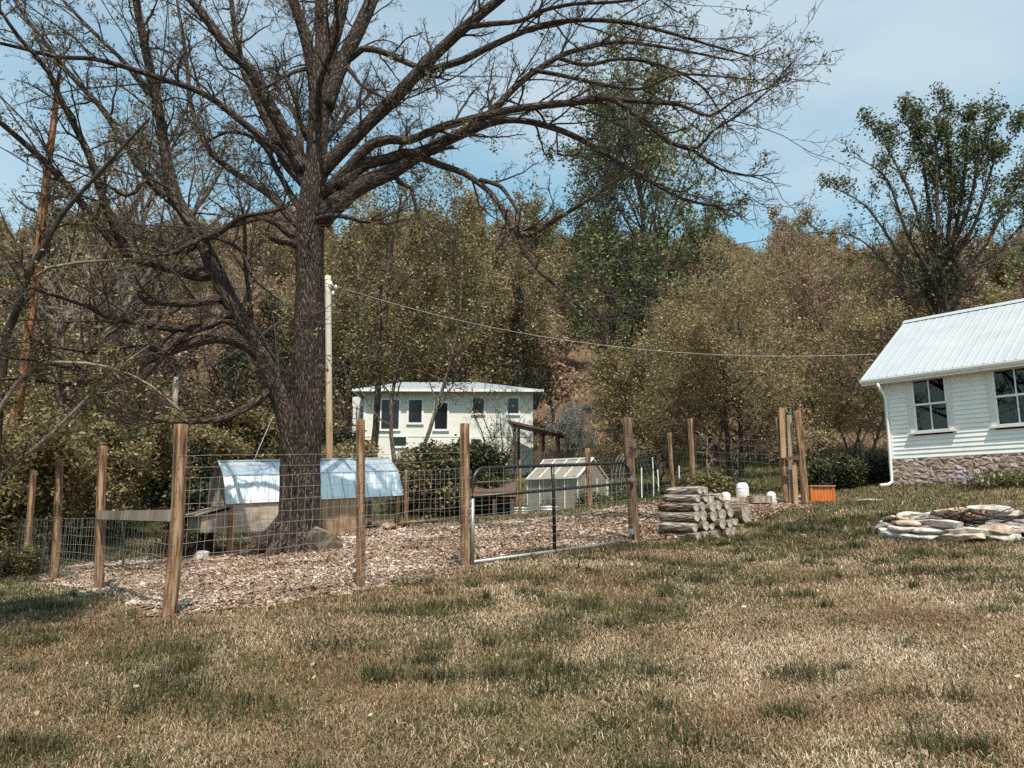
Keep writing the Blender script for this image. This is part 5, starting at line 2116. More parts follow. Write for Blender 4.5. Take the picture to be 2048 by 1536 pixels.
limb([(1110, 113, 5), (1170, 130, 4.4), (1240, 118, 3.8), (1320, 130, 3.2), (1400, 170, 2.4), (1450, 240, 1.6)], d0=14.2, d1=14.8)
# drooping limb with a knot
limb([(838, 312, 9), (880, 330, 7.5), (927, 346, 6.6), (960, 368, 6), (981, 386, 6), (1000, 412, 5.6), (1014, 437, 6.5), (1028, 456, 10), (1044, 470, 8), (1070, 468, 6), (1092, 452, 5), (1120, 433, 4), (1160, 410, 3), (1200, 385, 2)], d0=13.6, d1=11.8)
limb([(1036, 468, 6), (1055, 512, 4.8), (1082, 545, 4), (1112, 572, 3.2), (1150, 606, 2.6), (1195, 640, 2), (1226, 638, 1.4)], d0=12.2, d1=11.4)
limb([(960, 360, 5), (1000, 372, 4.6), (1028, 410, 4), (1040, 432, 3.6), (1030, 455, 3)], d0=13.0, d1=12.4, tw=.4)
limb([(790, 352, 6), (800, 366, 5), (822, 376, 4.6), (828, 400, 4), (842, 440, 3.2), (868, 480, 2.2), (890, 520, 1.4)], d0=13.4, d1=12.8, tw=.5)
limb([(610, 460, 7), (632, 440, 6), (657, 432, 5.6), (680, 432, 5), (700, 435, 4.6), (720, 442, 4.2), (738, 444, 3.8)], tw=.15, d0=13.1, d1=12.4)
# second stem leaning left from low on the trunk
limb([(598, 880, 34), (582, 836, 29), (566, 796, 25), (548, 752, 22.5), (528, 716, 21), (506, 674, 19.5), (484, 640, 18), (462, 606, 17.5), (445, 570, 17), (430, 540, 17), (412, 500, 15), (392, 462, 14), (368, 424, 13.5), (350, 392, 13.5), (338, 345, 12), (330, 300, 10.5), (322, 250, 10), (312, 190, 9.5), (298, 130, 9), (285, 70, 8.5), (275, 15, 8), (268, -40, 7), (255, -120, 4)], d1=12.2, t0=.5)
limb([(432, 545, 17), (400, 549, 15), (358, 540, 13), (318, 528, 11.5), (277, 517, 11), (255, 503, 10), (238, 470, 9), (221, 435, 9), (205, 395, 8.5), (192, 350, 8), (180, 315, 7.5), (160, 272, 7), (140, 234, 6.6), (118, 190, 6), (98, 145, 5.4), (70, 110, 5), (40, 78, 4.4), (0, 20, 3.4)], d0=12.9, d1=10.6, t0=.3)
limb([(268, 514, 9), (240, 500, 9), (200, 452, 8), (168, 412, 8), (130, 366, 7.5), (97, 331, 7.2), (60, 296, 6.6), (30, 270, 6), (-10, 236, 5)], d0=12.4, d1=11.2)
limb([(446, 598, 11), (420, 601, 9), (390, 606, 8.5), (355, 607, 8), (322, 604, 7)], tw=.25, d0=12.9, d1=11.8)
limb([(470, 624, 12), (445, 634, 10.5), (420, 650, 9), (374, 658, 8), (330, 655, 7), (293, 650, 6.5), (250, 640, 6), (211, 632, 5.6), (175, 612, 5), (140, 600, 4.4), (100, 588, 3.6), (60, 575, 2.4)], d0=12.9, d1=10.8)
limb([(524, 712, 17), (500, 692, 15), (470, 680, 13), (440, 675, 12), (391, 683, 11), (355, 695, 10), (325, 708, 9.5), (290, 724, 8.5), (250, 738, 8), (200, 758, 6.6), (150, 770, 5.4), (95, 762, 4.6), (40, 756, 3.8), (-10, 760, 2.6)], d0=13.0, d1=10.8)
limb([(552, 770, 11), (534, 786, 8.5), (510, 806, 8), (488, 818, 7.6), (460, 832, 7), (430, 840, 6), (374, 843, 5.2), (330, 842, 4), (285, 838, 2.6)], d0=13.0, d1=11.6)
limb([(362, 420, 9), (335, 396, 8.5), (305, 362, 8), (278, 331, 8), (258, 300, 7.5), (240, 275, 7), (220, 240, 6.4), (199, 211, 6), (160, 170, 5.6), (123, 129, 5), (90, 85, 4.4), (55, 40, 3.8), (25, -5, 3)], d0=12.7, d1=13.6)
limb([(312, 196, 7), (296, 185, 6), (270, 152, 5.4), (252, 128, 5), (228, 104, 4.6), (205, 82, 4.4), (165, 42, 4), (126, 0, 3.4), (80, -40, 2)], d0=12.4, d1=12.8)
limb([(400, 484, 8), (378, 500, 6), (350, 505, 4.8), (318, 500, 4), (290, 480, 3), (250, 470, 2)], d0=12.8, d1=13.8)
limb([(408, 480, 8), (445, 462, 6), (480, 436, 5), (520, 428, 4), (556, 420, 3)], d0=12.8, d1=12.0)
limb([(390, 455, 8), (415, 470, 5), (440, 478, 4.4), (480, 500, 4), (512, 560, 3.4), (560, 600, 3), (590, 640, 2)], d0=12.8, d1=11.8)
limb([(500, 640, 7), (500, 600, 5), (494, 560, 4.4), (490, 505, 4), (489, 440, 3.2), (478, 400, 2)], d0=12.8, d1=12.2)
limb([(350, 400, 7), (320, 388, 5.6), (290, 360, 5), (270, 385, 4.5), (250, 392, 4), (215, 370, 3), (170, 350, 2)], d0=12.6, d1=11.6)
limb([(505, 668, 8), (480, 650, 6), (440, 642, 5), (410, 655, 4.4), (380, 668, 4), (345, 690, 3.6), (320, 720, 3), (290, 760, 2)], d0=12.9, d1=12.0, tw=.7)
limb([(325, 706, 7), (290, 690, 5), (250, 694, 4.6), (210, 706, 4), (150, 700, 3), (90, 690, 2)], d0=12.0, d1=10.8)
limb([(255, 738, 6), (210, 742, 5), (150, 738, 4.4), (80, 722, 3.6), (20, 716, 2.6)], d0=11.8, d1=10.4)
# limbs reaching back and forward so that the crown has depth
rgb = random.Random(77)
for (x, y, dx, dy, d1, r) in ((622, 420, 60, -210, 18.5, 12), (625, 380, -80, -230, 18.0, 11), (630, 330, 120, -150, 19.0, 10), (640, 200, -60, -190, 17.5, 8), (618, 470, -150, -130, 17.5, 9), (640, 400, 230, -100, 18.2, 10), (640, 260, 40, -300, 10.6, 8), (360, 410, -120, -160, 16.8, 8), (440, 560, -160, -90, 16.6, 8), (500, 670, -120, -60, 16.0, 6)):
    limb([(x, y, r), (x + dx * .22 + rgb.uniform(-10, 10), y + dy * .3, r * .8), (x + dx * .5 + rgb.uniform(-15, 15), y + dy * .62, r * .6), (x + dx * .8, y + dy * .85, r * .4), (x + dx, y + dy, r * .18)], d1=d1)

cfg_oak = dict(max=3, n=[6, 7, 5, 4], taper=[.4, .35, .4, .5], wob=[.1, .20, .24, .26], trop=[.02, .035, .03, .01], kids=[6, 6.5, 5.0, 0], t0=[.2, .15, .15, 0],
               ang=[(.5, 1.1), (.5, 1.15), (.45, 1.1), (.4, 1)], lift=[.15, .15, .10, .05], lr=[.3, .42, .45, .5], rr=[.42, .5, .55, .6], rmin=.0040, rmax=.024)
cfg_sweep = dict(cfg_oak)
cfg_sweep.update(n=[6, 10, 6, 4], wob=[.1, .09, .2, .26], trop=[.02, .01, .03, .01], ang=[(.25, .6), (.4, 1.0), (.45, 1.1), (.4, 1)], lift=[.06, .12, .1, .05], kids=[6, 8, 4.5, 0], lr=[.34, .28, .42, .5], rr=[.36, .45, .55, .6], rmax=.017)
rg = random.Random(31)
oak_root = P(592, 1100, DT)
oz = h1(oak_root.x, oak_root.y)
oak = empty('oak_tree', (oak_root.x, oak_root.y, oz))
tag(oak, 'huge spreading oak with dark furrowed bark, nearly leafless, rising through the pen', 'tree')
oo = Vector((oak_root.x, oak_root.y, oz))
mb = MB()
tubes(mb, [([p - oo for p in LIMBS[0][0]], LIMBS[0][1])], 40, rough=.075, rscale=9)
# root flare: buttress roots running into the chips
for a, ln, r0, hh in ((3.5, 1.15, .20, .55), (4.3, .9, .18, .45), (5.3, .75, .17, .5), (.2, .8, .16, .45), (2.6, .9, .17, .5), (1.4, .7, .15, .4)):
    pts_, rad_ = [], []
    for k in range(9):
        t = k / 8
        rr_ = .18 + ln * t
        x, y = math.cos(a + .1 * t) * rr_, math.sin(a + .1 * t) * rr_
        pts_.append(Vector((x, y, h1(oo.x + x, oo.y + y) - oz + hh * (1 - t) ** 2.2 - .05 * t - .02)))
        rad_.append(r0 * (1 - .80 * t))
    tubes(mb, [(pts_, rad_)], 16, rough=.08, rscale=9)
mb.build('trunk', M['bark'], oak, smooth=True)
mb = MB()
big = [([p - oo for p in l[0]], l[1]) for l in LIMBS[1:]]
for b in big:
    tubes(mb, [b], 16 if max(b[1]) > .06 else 10, cap=True, rough=.07, rscale=9)
mb.build('limbs', M['bark'], oak, smooth=True)
out = [[], [], [], []]
tips = []
for pts_, rad_, tw, t0 in LIMBS:
    if tw <= 0:
        continue
    L = sum((b - a).length for a, b in zip(pts_[:-1], pts_[1:]))
    spawn(rg, out, tips, [p - oo for p in pts_], rad_, 3.1 + .10 * L, 0, cfg_oak, kids=max(3, L * 2.2 * tw), t0=t0)
    # long sweeping side branches, arching like the limb that carries them
    if tw >= .7:
        spawn(rg, out, tips, [p - oo for p in pts_], rad_, 4.4, 0, cfg_sweep, kids=L * .75, t0=max(.3, t0), lmul=2.0)
    # fine ends
    d = (pts_[-1] - pts_[-2]).normalized()
    for k in range(4):
        dd = (d + Vector((rg.gauss(0, .4), rg.gauss(0, .4), rg.gauss(0, .3)))).normalized()
        grow(rg, out, tips, pts_[-1] - oo, dd, rg.uniform(.5, 1.0), max(.006, rad_[-1] * .8), 2, cfg_oak)
mb = MB()
tubes(mb, out[0] + out[1], 6)
tubes(mb, out[2], 4)
tubes(mb, out[3], 3)
tw_ = mb.build('twigs', M['twig'], oak, smooth=True)
tw_['kind'] = 'stuff'
rs = np.random.RandomState(3)
T = [t for t in tips if rg.random() < .07]
mb = MB()
Lp = leafpts(T, 2, .022, rs)
leaves(mb, Lp, .038, rs, up=.1)
T2 = [t for t in tips if rg.random() < .010]
leaves(mb, leafpts(T2, 9, .05, rs), .06, rs, up=.1)
lv_ = mb.build('leaf_buds', M['leaf_bud'], oak)
lv_['kind'] = 'stuff'
print('oak branches', sum(len(q) for q in out), 'tips', len(tips))


# ---- generic trees
def tree(name, label, x, y, H, seed, kind, group=None, lean=(0, 0), stems=1, crown=1.0, base=.3, spread=.42, leafmat_='leaf_green', per=5, lsize=.12, ljit=.16, barkm='bark_grey', twigm='twig_dark',
         r0=None, ang=(.5, .95), kids=(16, 7, 5), lift=.12, tips_keep=1.0, rmin=.012, z=None, one=False, trop=.03, gather=False, droop=0.0, cat='tree', lev=3, splay=.35, leaf_lo=0.0, wob=1.6, shape=lambda t: 1.12 - .48 * t):
    rg = random.Random(seed)
    rs = np.random.RandomState(seed)
    z = h1(x, y) if z is None else z
    cfg = dict(max=lev, n=[9, 6, 5, 4], taper=[.25, .3, .35, .5], wob=[.05 * wob, .11 * wob, .17 * wob, .2 * wob], trop=[.01, trop, trop * .7, -droop], kids=[kids[0], kids[1], kids[2], 0],
               t0=[base, .22, .2, 0], ang=[ang, (.45, .95), (.4, .95), (.4, 1)], lift=[lift, lift * .6, .03, 0], lr=[spread, .46, .48, .5], rr=[.5, .55, .6, .6], rmin=rmin, shape=shape)
    out = [[], [], [], []]
    tips = []
    r0 = r0 or H * .016
    for s in range(stems):
        a = 6.28 * s / max(1, stems) + rg.uniform(-.5, .5)
        sp = 0 if stems == 1 else splay * rg.uniform(.6, 1.2)
        d = Vector((math.cos(a) * sp + lean[0], math.sin(a) * sp + lean[1], 1)).normalized()
        p0 = Vector((math.cos(a) * r0 * .6, math.sin(a) * r0 * .6, -.25)) if stems > 1 else Vector((0, 0, -.25))
        grow(rg, out, tips, p0, d, H * rg.uniform(.86, 1.0), r0 * (1 if stems == 1 else .65), 0, cfg)
    if tips_keep < 1:
        tips = [t for t in tips if rg.random() < tips_keep]
    if leaf_lo > 0:
        tips = [t for t in tips if t[0].z > leaf_lo * H * rg.uniform(.7, 1.3) or rg.random() < .15]
    mbt = MB()
    tubes(mbt, out[0], 10, rough=.05, rscale=6)
    tubes(mbt, out[1], 5)
    mbw = MB()
    if out[2]:
        tubes(mbw, out[2], 3)
    if out[3]:
        tubes(mbw, out[3], 3)
    mbl = MB()
    if per and tips:
        leaves(mbl, leafpts(tips, per, ljit, rs), lsize, rs)
    if one:
        # far tree: one mesh, its bark and its leaves as two materials
        m = MB()
        for src, mi in ((mbt, 0), (mbw, 0), (mbl, 1)):
            if src.n:
                base_n = m.n
                m.v += src.v
                m.a += src.a
                m.t += src.t
                m.f += [(q + base_n, np.full(len(q), mi)) for q, _ in src.f]
                m.n += src.n
        o = m.build(name, [M[twigm], M[leafmat_]])
        o.location = (x, y, z)
        if label:
            tag(o, label, cat, group)
        return o
    root = empty(name, (x, y, z))
    tag(root, label, cat, group)
    mbt.build('trunk', M[barkm], root, smooth=True)
    if mbw.n:
        o = mbw.build('branches', M[twigm], root)
        o['kind'] = 'stuff'
    if mbl.n:
        o = mbl.build('crown', M[leafmat_], root)
        o['kind'] = 'stuff'
    return root


def at(x, y, D):
    p = P(x, y, D)
    return p.x, D


def height(x, ytop, D):
    p = P(x, ytop, D)
    return p.z - h1(p.x, D)


# tall green tree in the centre right
X_, Y_ = at(1318, 900, 43)
tree('leafy_tree', 'tallest green leafy tree, its airy crown standing against the sky in the centre', X_, Y_, height(1300, 225, 43), 5, 'a', spread=.52, base=.12, kids=(36, 8, 4.5), per=4, lsize=.21, ljit=.24, ang=(.55, 1.0), lift=.35, leafmat_='hill_green', r0=.26, rmin=.014, lean=(-.01, 0), shape=lambda t: .95 - .55 * t + .18 * math.sin(t * 23), wob=1.3)
X_, Y_ = at(1226, 800, 47)
tree('leafy_tree', 'green leafy tree with a bare dark lower trunk, left beside the tallest tree', X_, Y_, height(1200, 270, 47), 9, 'a', spread=.36, base=.28, kids=(22, 8, 4.5), per=4, lsize=.21, ljit=.28, ang=(.5, .95), lift=.25, leafmat_='leaf_green', r0=.22, rmin=.014, lean=(-.02, 0))
X_, Y_ = at(1405, 880, 49)
tree('leafy_tree', 'green leafy tree filling the right flank of the tallest tree', X_, Y_, height(1405, 420, 49), 14, 'a', spread=.28, base=.2, kids=(20, 7, 4.5), per=3, lsize=.21, ljit=.28, lift=.2, leafmat_='leaf_green', r0=.2, rmin=.014)
# trees before the cream house
X_, Y_ = at(748, 960, 36)
tree('young_tree', 'mauve-barked young tree standing before the left half of the cream house', X_, Y_, height(760, 365, 36), 21, 'a', spread=.26, base=.38, kids=(20, 7, 4.5), per=2, lsize=.15, ljit=.2, leafmat_='leaf_olive', barkm='bark_grey', r0=.20, lean=(.0, .0), lift=.2, rmin=.010)
X_, Y_ = at(806, 960, 34)
tree('young_tree', 'dark two-stemmed leafy tree in front of the cream house', X_, Y_, height(840, 345, 34), 23, 'a', spread=.26, base=.25, kids=(18, 7, 4.5), per=2, lsize=.15, ljit=.2, leafmat_='leaf_olive', barkm='bark_grey', r0=.17, stems=2, lean=(.05, 0), splay=.12, lift=.2, rmin=.010)
X_, Y_ = at(900, 900, 56)
tree('leafy_tree', 'broad olive-green tree rising behind the cream house roof', X_, Y_, height(900, 350, 56), 26, 'a', spread=.34, base=.2, kids=(24, 8, 5), per=3, lsize=.25, ljit=.32, leafmat_='hill_olive', r0=.26, rmin=.016)
X_, Y_ = at(1010, 900, 58)
tree('leafy_tree', 'rounded olive tree behind the right end of the cream house', X_, Y_, height(1010, 500, 58), 28, 'a', spread=.42, base=.15, kids=(22, 7, 5), per=3, lsize=.25, ljit=.32, leafmat_='hill_olive', r0=.22, rmin=.016)
X_, Y_ = at(690, 900, 58)
tree('leafy_tree', 'green tree behind the pale utility pole and oak trunk', X_, Y_, height(690, 420, 58), 29, 'a', spread=.36, base=.12, kids=(24, 7, 5), per=3, lsize=.25, ljit=.32, leafmat_='hill_olive', r0=.22, rmin=.016)
# round bushy tree on the garden lawn
X_, Y_ = at(1470, 992, 27)
tree('bushy_tree', 'broad low round tree with small olive leaves beyond the pen', X_, Y_, height(1470, 575, 27), 33, 'a', spread=.50, base=.12, kids=(24, 9, 5), per=3, lsize=.095, ljit=.15, leafmat_='hill_olive', twigm='twig_red', stems=3, splay=.30, r0=.17, rmin=.008, ang=(.6, 1.15), lift=.08)
X_, Y_ = at(1330, 960, 33)
tree('bushy_tree', 'olive leafy tree left of the round tree, behind the hoop trellis', X_, Y_, height(1330, 700, 33), 35, 'a', spread=.5, base=.1, kids=(22, 8, 4.5), per=3, lsize=.125, ljit=.2, leafmat_='hill_olive', twigm='twig_red', stems=2, splay=.3, r0=.14, rmin=.009, ang=(.6, 1.1))
X_, Y_ = at(1600, 950, 36)
tree('bushy_tree', 'olive leafy tree right of the round tree, above the board cluster', X_, Y_, height(1600, 640, 36), 36, 'a', spread=.45, base=.1, kids=(22, 8, 4.5), per=3, lsize=.125, ljit=.2, leafmat_='hill_olive', twigm='twig_red', stems=2, splay=.3, r0=.14, rmin=.009, ang=(.6, 1.1))
# big tree over the farmhouse: limbs fanning from a low fork
VD = 37
vb = P(1888, 860, VD)
vz = h1(vb.x, VD)
vase = empty('vase_shaped_tree', (vb.x, VD, vz))
tag(vase, 'large fan-shaped tree with dark leaf clusters at its top above the farmhouse', 'tree')
vo_ = Vector((vb.x, VD, vz))
rgv = random.Random(41)
rsv = np.random.RandomState(41)
main, out, tips = [], [[], [], [], []], []
cfg_v = dict(cfg_oak)
cfg_v.update(rmin=.010, rmax=.045, ang=[(.25, .6), (.3, .75), (.4, 1.0), (.4, 1)], lift=[.3, .25, .15, .05], kids=[8, 6, 4.5, 0], n=[6, 6, 5, 4], wob=[.08, .12, .17, .2], lr=[.34, .42, .48, .5])
for (mx_, my_, ex, ey, r) in ((1800, 560, 1632, 420, 4.5), (1800, 520, 1665, 330, 5), (1822, 470, 1712, 270, 6), (1840, 430, 1745, 215, 6.5), (1855, 400, 1800, 195, 6.5), (1872, 380, 1850, 205, 7), (1893, 380, 1895, 180, 7), (1915, 400, 1945, 195, 7), (1940, 420, 1990, 205, 7), (1955, 440, 2035, 220, 6.5), (1975, 480, 2085, 280, 6), (1985, 520, 2130, 360, 5), (1820, 600, 1700, 470, 4), (1950, 590, 2060, 470, 4.5)):
    D1 = VD + rgv.uniform(-3.5, 3.5)
    fork = (1888 + rgv.uniform(-8, 8), rgv.uniform(560, 680))
    q = [P(1888, 880, VD), P(fork[0], fork[1], VD), P(mx_ + rgv.uniform(-8, 8), my_, VD + (D1 - VD) * .5), P((mx_ + ex) / 2 + rgv.uniform(-14, 14), (my_ + ey) / 2 - 12, VD + (D1 - VD) * .8), P(ex, ey + 45, D1)]
    c = catmull([tuple(p) + (rr_,) for p, rr_ in zip(q, (r * 1.0 * VD / F, r * .75 * VD / F, r * .52 * VD / F, r * .34 * VD / F, .018))], .4)
    pp, rr_ = [Vector(k[:3]) - vo_ for k in c], [max(.018, k[3]) for k in c]
    main.append((pp, rr_))
    spawn(rgv, out, tips, pp, rr_, 7.4, 0, cfg_v, kids=17, t0=.34)
mb = MB()
tubes(mb, main, 9, rough=.05, rscale=6)
mb.build('trunk', M['bark_grey'], vase, smooth=True)
mb = MB()
tubes(mb, out[1], 4)
tubes(mb, out[2] + out[3], 3)
mb.build('branches', M['twig_dark'], vase)['kind'] = 'stuff'
zlo = P(1888, 430, VD).z - vz
zhi = P(1888, 250, VD).z - vz
keep = [t for t in tips if rgv.random() < max(.07, min(.85, (t[0].z - zlo + t[0].x * .35) / (zhi - zlo)))]
mb = MB()
leaves(mb, leafpts(keep, 3, .20, rsv), .17, rsv)
mb.build('crown', M['leaf_green'], vase)['kind'] = 'stuff'
# reddish twiggy shrubs and trees before the hill on the right
for i, (x, D, yt, s) in enumerate(((1540, 46, 470, 51), (1640, 46, 500, 52), (1730, 42, 520, 53), (1800, 44, 480, 54), (1700, 52, 455, 55), (1590, 50, 455, 56), (1960, 46, 470, 57))):
    X_, Y_ = at(x, 880, D)
    lm = 'hill_russet' if i % 2 == 0 else 'hill_olive'
    tree('twiggy_tree', ['reddish twiggy tree with hardly any leaves right of the tallest tree', 'olive-budding twiggy tree above the board cluster', 'tangled reddish twiggy tree close left of the farmhouse roof', 'twiggy tree rising behind the farmhouse ridge end', 'far reddish twiggy tree under the overhead wire', 'olive-brown twiggy tree beside the tallest tree', 'twiggy tree behind the farmhouse roof at the right edge'][i],
         X_, Y_, height(x, yt, D), s, 'a', spread=.36, base=.1, kids=(24, 8, 6), per=1 if i % 2 == 0 else 2, lsize=.13, ljit=.2, leafmat_=lm, barkm='bark_grey', twigm='twig_red', stems=2, splay=.25, r0=.13, rmin=.013, ang=(.4, .9), lift=.15)


def shrub(name, label, x, y, D, H, seed, lm='leaf_dark', per=5, lsize=.08, kids=(10, 6, 4), stems=6, splay=.6, spread=.6, twigm='twig_dark', group=None, rmin=.006, keep=1.0, cat='shrub', ljit=None):
    X_, Y_ = at(x, y, D)
    return tree(name, label, X_, Y_, H, seed, 's', spread=spread, base=.1, kids=kids, per=per, lsize=lsize, ljit=ljit or lsize * 1.2, leafmat_=lm, barkm='twig_dark' if twigm == 'twig_dark' else twigm, twigm=twigm, stems=stems, splay=splay, r0=H * .02, rmin=rmin, ang=(.5, 1.1), lift=.1, tips_keep=keep, group=group, cat=cat)


shrub('large_bush', 'big dark leafy bush before the cream house, over the lean-to', 900, 1025, 25.5, 2.15, 61, per=5, lsize=.13, kids=(14, 7, 5), stems=9, splay=.75)
shrub('large_bush', 'leafy bush left of the big dark bush, behind the coop end', 842, 1030, 25.0, 1.9, 62, per=5, lsize=.13, lm='leaf_olive', stems=6)
shrub('large_bush', 'low dark bush at the left post of the farm gate', 960, 1030, 25.0, 1.3, 66, per=5, lsize=.11, lm='leaf_dark', stems=6)
shrub('bare_shrub', 'nearly leafless shrub against the right part of the cream house wall', 1015, 1000, 34, 4.6, 63, per=1, lsize=.10, lm='leaf_olive', kids=(7, 5, 3), stems=4, splay=.35, keep=.3, spread=.5)
shrub('garden_plants', 'leafy vegetable plants beside the greenhouse door', 1190, 1015, 27, .75, 64, lm='leaf_green', lsize=.09, stems=5)
shrub('garden_plants', 'leafy green garden plants right of the greenhouse', 1255, 1002, 27, .7, 65, lm='leaf_green', lsize=.09, stems=5)
for i, (x, y, D, H, lab) in enumerate(((1665, 975, 21, .95, 'dark green shrub behind the orange box'), (1720, 975, 22, .85, 'dark green shrub between orange box and farmhouse corner'), (1770, 975, 22.5, .8, 'dark green shrub hugging the farmhouse corner'), (1622, 975, 23, .7, 'low dark shrub behind the board cluster'), (1375, 985, 22.5, .75, 'dark green shrub between the two slim fence posts'))):
    shrub('green_shrub', lab, x, y, D, H, 70 + i, lm='leaf_dark', per=7, lsize=.07, stems=8, splay=.8, group='low green shrubs')
shrub('blossoming_dogwood', 'small white-blossoming tree right of the cream house roof', 1140, 860, 50, 4.0, 81, lm='blossom', per=2, lsize=.15, stems=3, splay=.3, cat='tree', keep=.5)
# driftwood like dead branch standing near the wood pile
X_, Y_ = at(1425, 1000, 19)
tree('dead_branch', 'pale dead branch propped upright behind the wood pile', X_, Y_, 1.75, 83, 's', per=0, kids=(5, 3, 2), spread=.4, base=.3, r0=.03, barkm='twig_pale', twigm='twig_pale', lean=(-.22, 0), rmin=.008, cat='branch')
shrub('pale_grass_clump', 'pale spiky dry plant rising behind the wood pile', 1425, 1005, 18.5, .55, 84, lm='leaf_bud', lsize=.09, stems=9, splay=.6, per=2, twigm='twig_pale')
# flowers and leaves at the farmhouse foundation
for nm, x, y, D, lm, n, sz, lab in (('purple_flowers', 1948, 945, 17.7, 'purple', 420, .05, 'clump of purple flowers at the stone foundation'), ('daylily_leaves', 2030, 950, 16.9, 'leaf_green', 700, .16, 'dark strap-leaved clump at the stone foundation by the right edge'), ('foundation_weeds', 1985, 955, 17.3, 'leaf_olive', 500, .09, 'straggly olive weeds along the stone foundation')):
    p = P(x, y, D)
    rs = np.random.RandomState(int(x))
    mb = MB()
    g = h1(p.x, p.y)
    w = .28 if 'purple' in nm else .42
    C = np.c_[rs.normal(0, w, n), rs.normal(0, w * .6, n), np.abs(rs.normal(.14, .09, n)) + .03]
    leaves(mb, C, sz, rs, asp=.2 if 'lily' in nm else .6, up=0 if 'lily' in nm else .5)
    if 'purple' in nm:
        mb.f = [(q, np.zeros(len(q), int)) for q, _ in mb.f]
        C = np.c_[rs.normal(0, w, 300), rs.normal(0, w * .6, 300), np.abs(rs.normal(.07, .05, 300))]
        leaves(mb, C, .06, rs, mi=1)
    o = mb.build(nm, [M[lm], M['leaf_green']])
    o.location = (p.x, p.y, g)
    tag(o, lab, 'plant')

# cedars
def cedar(label, x, y, D, ytop, seed, w=.28, group='dark cedars'):
    X_, Y_ = at(x, y, D)
    z = h1(X_, Y_)
    H = P(x, ytop, D).z - z
    rg = random.Random(seed)
    rs = np.random.RandomState(seed)
    root = empty('cedar_tree', (X_, Y_, z))
    tag(root, label, 'tree', group)
    mb = MB()
    tubes(mb, [([Vector((0, 0, -.2)), Vector((.05, 0, H * .5)), Vector((0, .05, H))], [H * .02, H * .012, .02])], 8)
    br, C = [], []
    for k in range(int(H * 13)):
        t = rg.uniform(.06, 1) ** .9
        a = rg.uniform(0, 6.28)
        L = H * w * (1 - t) ** .75 * rg.uniform(.55, 1.15) + .15
        p = Vector((0, 0, H * t))
        d = Vector((math.cos(a), math.sin(a), rg.uniform(-.05, .35)))
        pts = [p, p + d * L * .5, p + d * L + Vector((0, 0, .08 * L))]
        br.append((pts, [.03, .02, .01]))
        m = int(14 + L * 18)
        f = rs.uniform(.15, 1, m) ** .7
        q = np.array(pts[0])[None] + np.array(d)[None] * (L * f)[:, None]
        C.append(q + rs.normal(0, .10 + .06 * L, (m, 3)))
    tubes(mb, br, 3)
    mb.build('trunk', M['bark_grey'], root)
    mb = MB()
    leaves(mb, np.concatenate(C), .20, rs, asp=.35, up=.2)
    o = mb.build('crown', M['needle'], root)
    o['kind'] = 'stuff'


cedar('dark cedar behind the right end of the cream house roof', 1040, 880, 57, 570, 91)
cedar('dark cedar close behind the cream house ridge', 985, 880, 60, 560, 92)
cedar('dark cedar between the oak trunk and the leaning second stem', 520, 930, 40, 590, 93, w=.34)
cedar('dark cedar immediately left of the pale utility pole', 600, 930, 42, 600, 94, w=.34)
cedar('wide dark cedar standing over the coop roof', 450, 960, 36, 690, 95, w=.42)
cedar('dark cedar deep in the woods at the far left', 45, 960, 34, 350, 96, w=.26)
cedar('dark cedar behind the horizontal oak limb on the left', 190, 960, 42, 480, 97, w=.28)
cedar('shadowy cedar between the corner post and the coop', 330, 980, 38, 720, 98, w=.45)

# ---- left side woods
LB = [('bare_tree', 'bare grey tree at the left edge in front of the woods', 60, 1050, 19, 90, 'twig_pale', 101), ('bare_tree', 'bare tree with brown trunk behind the side fence posts', 150, 1030, 23, 160, 'twig_dark', 102), ('bare_tree', 'bare tree rising behind the brace board', 290, 1020, 27, 260, 'twig_dark', 103),
      ('bare_tree', 'slim bare tree left of the corner fence post', 230, 1000, 33, 300, 'twig_red', 104), ('bare_tree', 'bare tree partly hidden behind the leaning oak stem', 430, 960, 39, 420, 'twig_red', 105), ('bare_tree', 'bare tree at the extreme left behind the reddish trunk', -60, 1040, 22, 60, 'twig_pale', 106)]
for nm, lab, x, y, D, yt, tw, s in LB:
    X_, Y_ = at(x, y, D)
    tree(nm, lab, X_, Y_, height(x, yt, D), s, 'b', spread=.32, base=.22, kids=(20, 7, 5), per=1, lsize=.07 + D * .002, ljit=.15, leafmat_='leaf_olive', barkm='bark_grey', twigm=tw, r0=.17, rmin=.007, tips_keep=.45, ang=(.45, 1.0), lift=.12, wob=1.5)
# leaning reddish pine stem at the left
pts_ = [(4, 1150, 9), (10, 1010, 9), (24, 880, 9), (45, 760, 8.6), (68, 590, 8.2), (82, 460, 8), (95, 340, 7.4), (108, 240, 6), (118, 150, 4)]
W_ = []
for x, y, r in pts_:
    p = P(x, y, 15.2)
    W_.append((p.x, p.y, p.z, r / F * 15.2))
c = catmull(W_, .3)
base_ = Vector(c[0][:3])
base_.z = h1(base_.x, base_.y)
pine = empty('pine_tree', base_)
tag(pine, 'slender leaning tree with reddish-brown bare trunk at the left edge', 'tree')
mb = MB()
tubes(mb, [([Vector(q[:3]) - base_ for q in c], [q[3] for q in c])], 12, rough=.05, rscale=7)
mb.build('trunk', M['bark_red'], pine, smooth=True)
out = [[], [], [], []]
tips = []
cfgp = dict(cfg_oak)
spawn(random.Random(5), out, tips, [Vector(q[:3]) - base_ for q in c], [q[3] for q in c], 3.0, 0, cfgp, kids=16, t0=.62)
mb = MB()
tubes(mb, out[1], 4)
tubes(mb, out[2] + out[3], 3)
o = mb.build('branches', M['twig_dark'], pine)
o['kind'] = 'stuff'
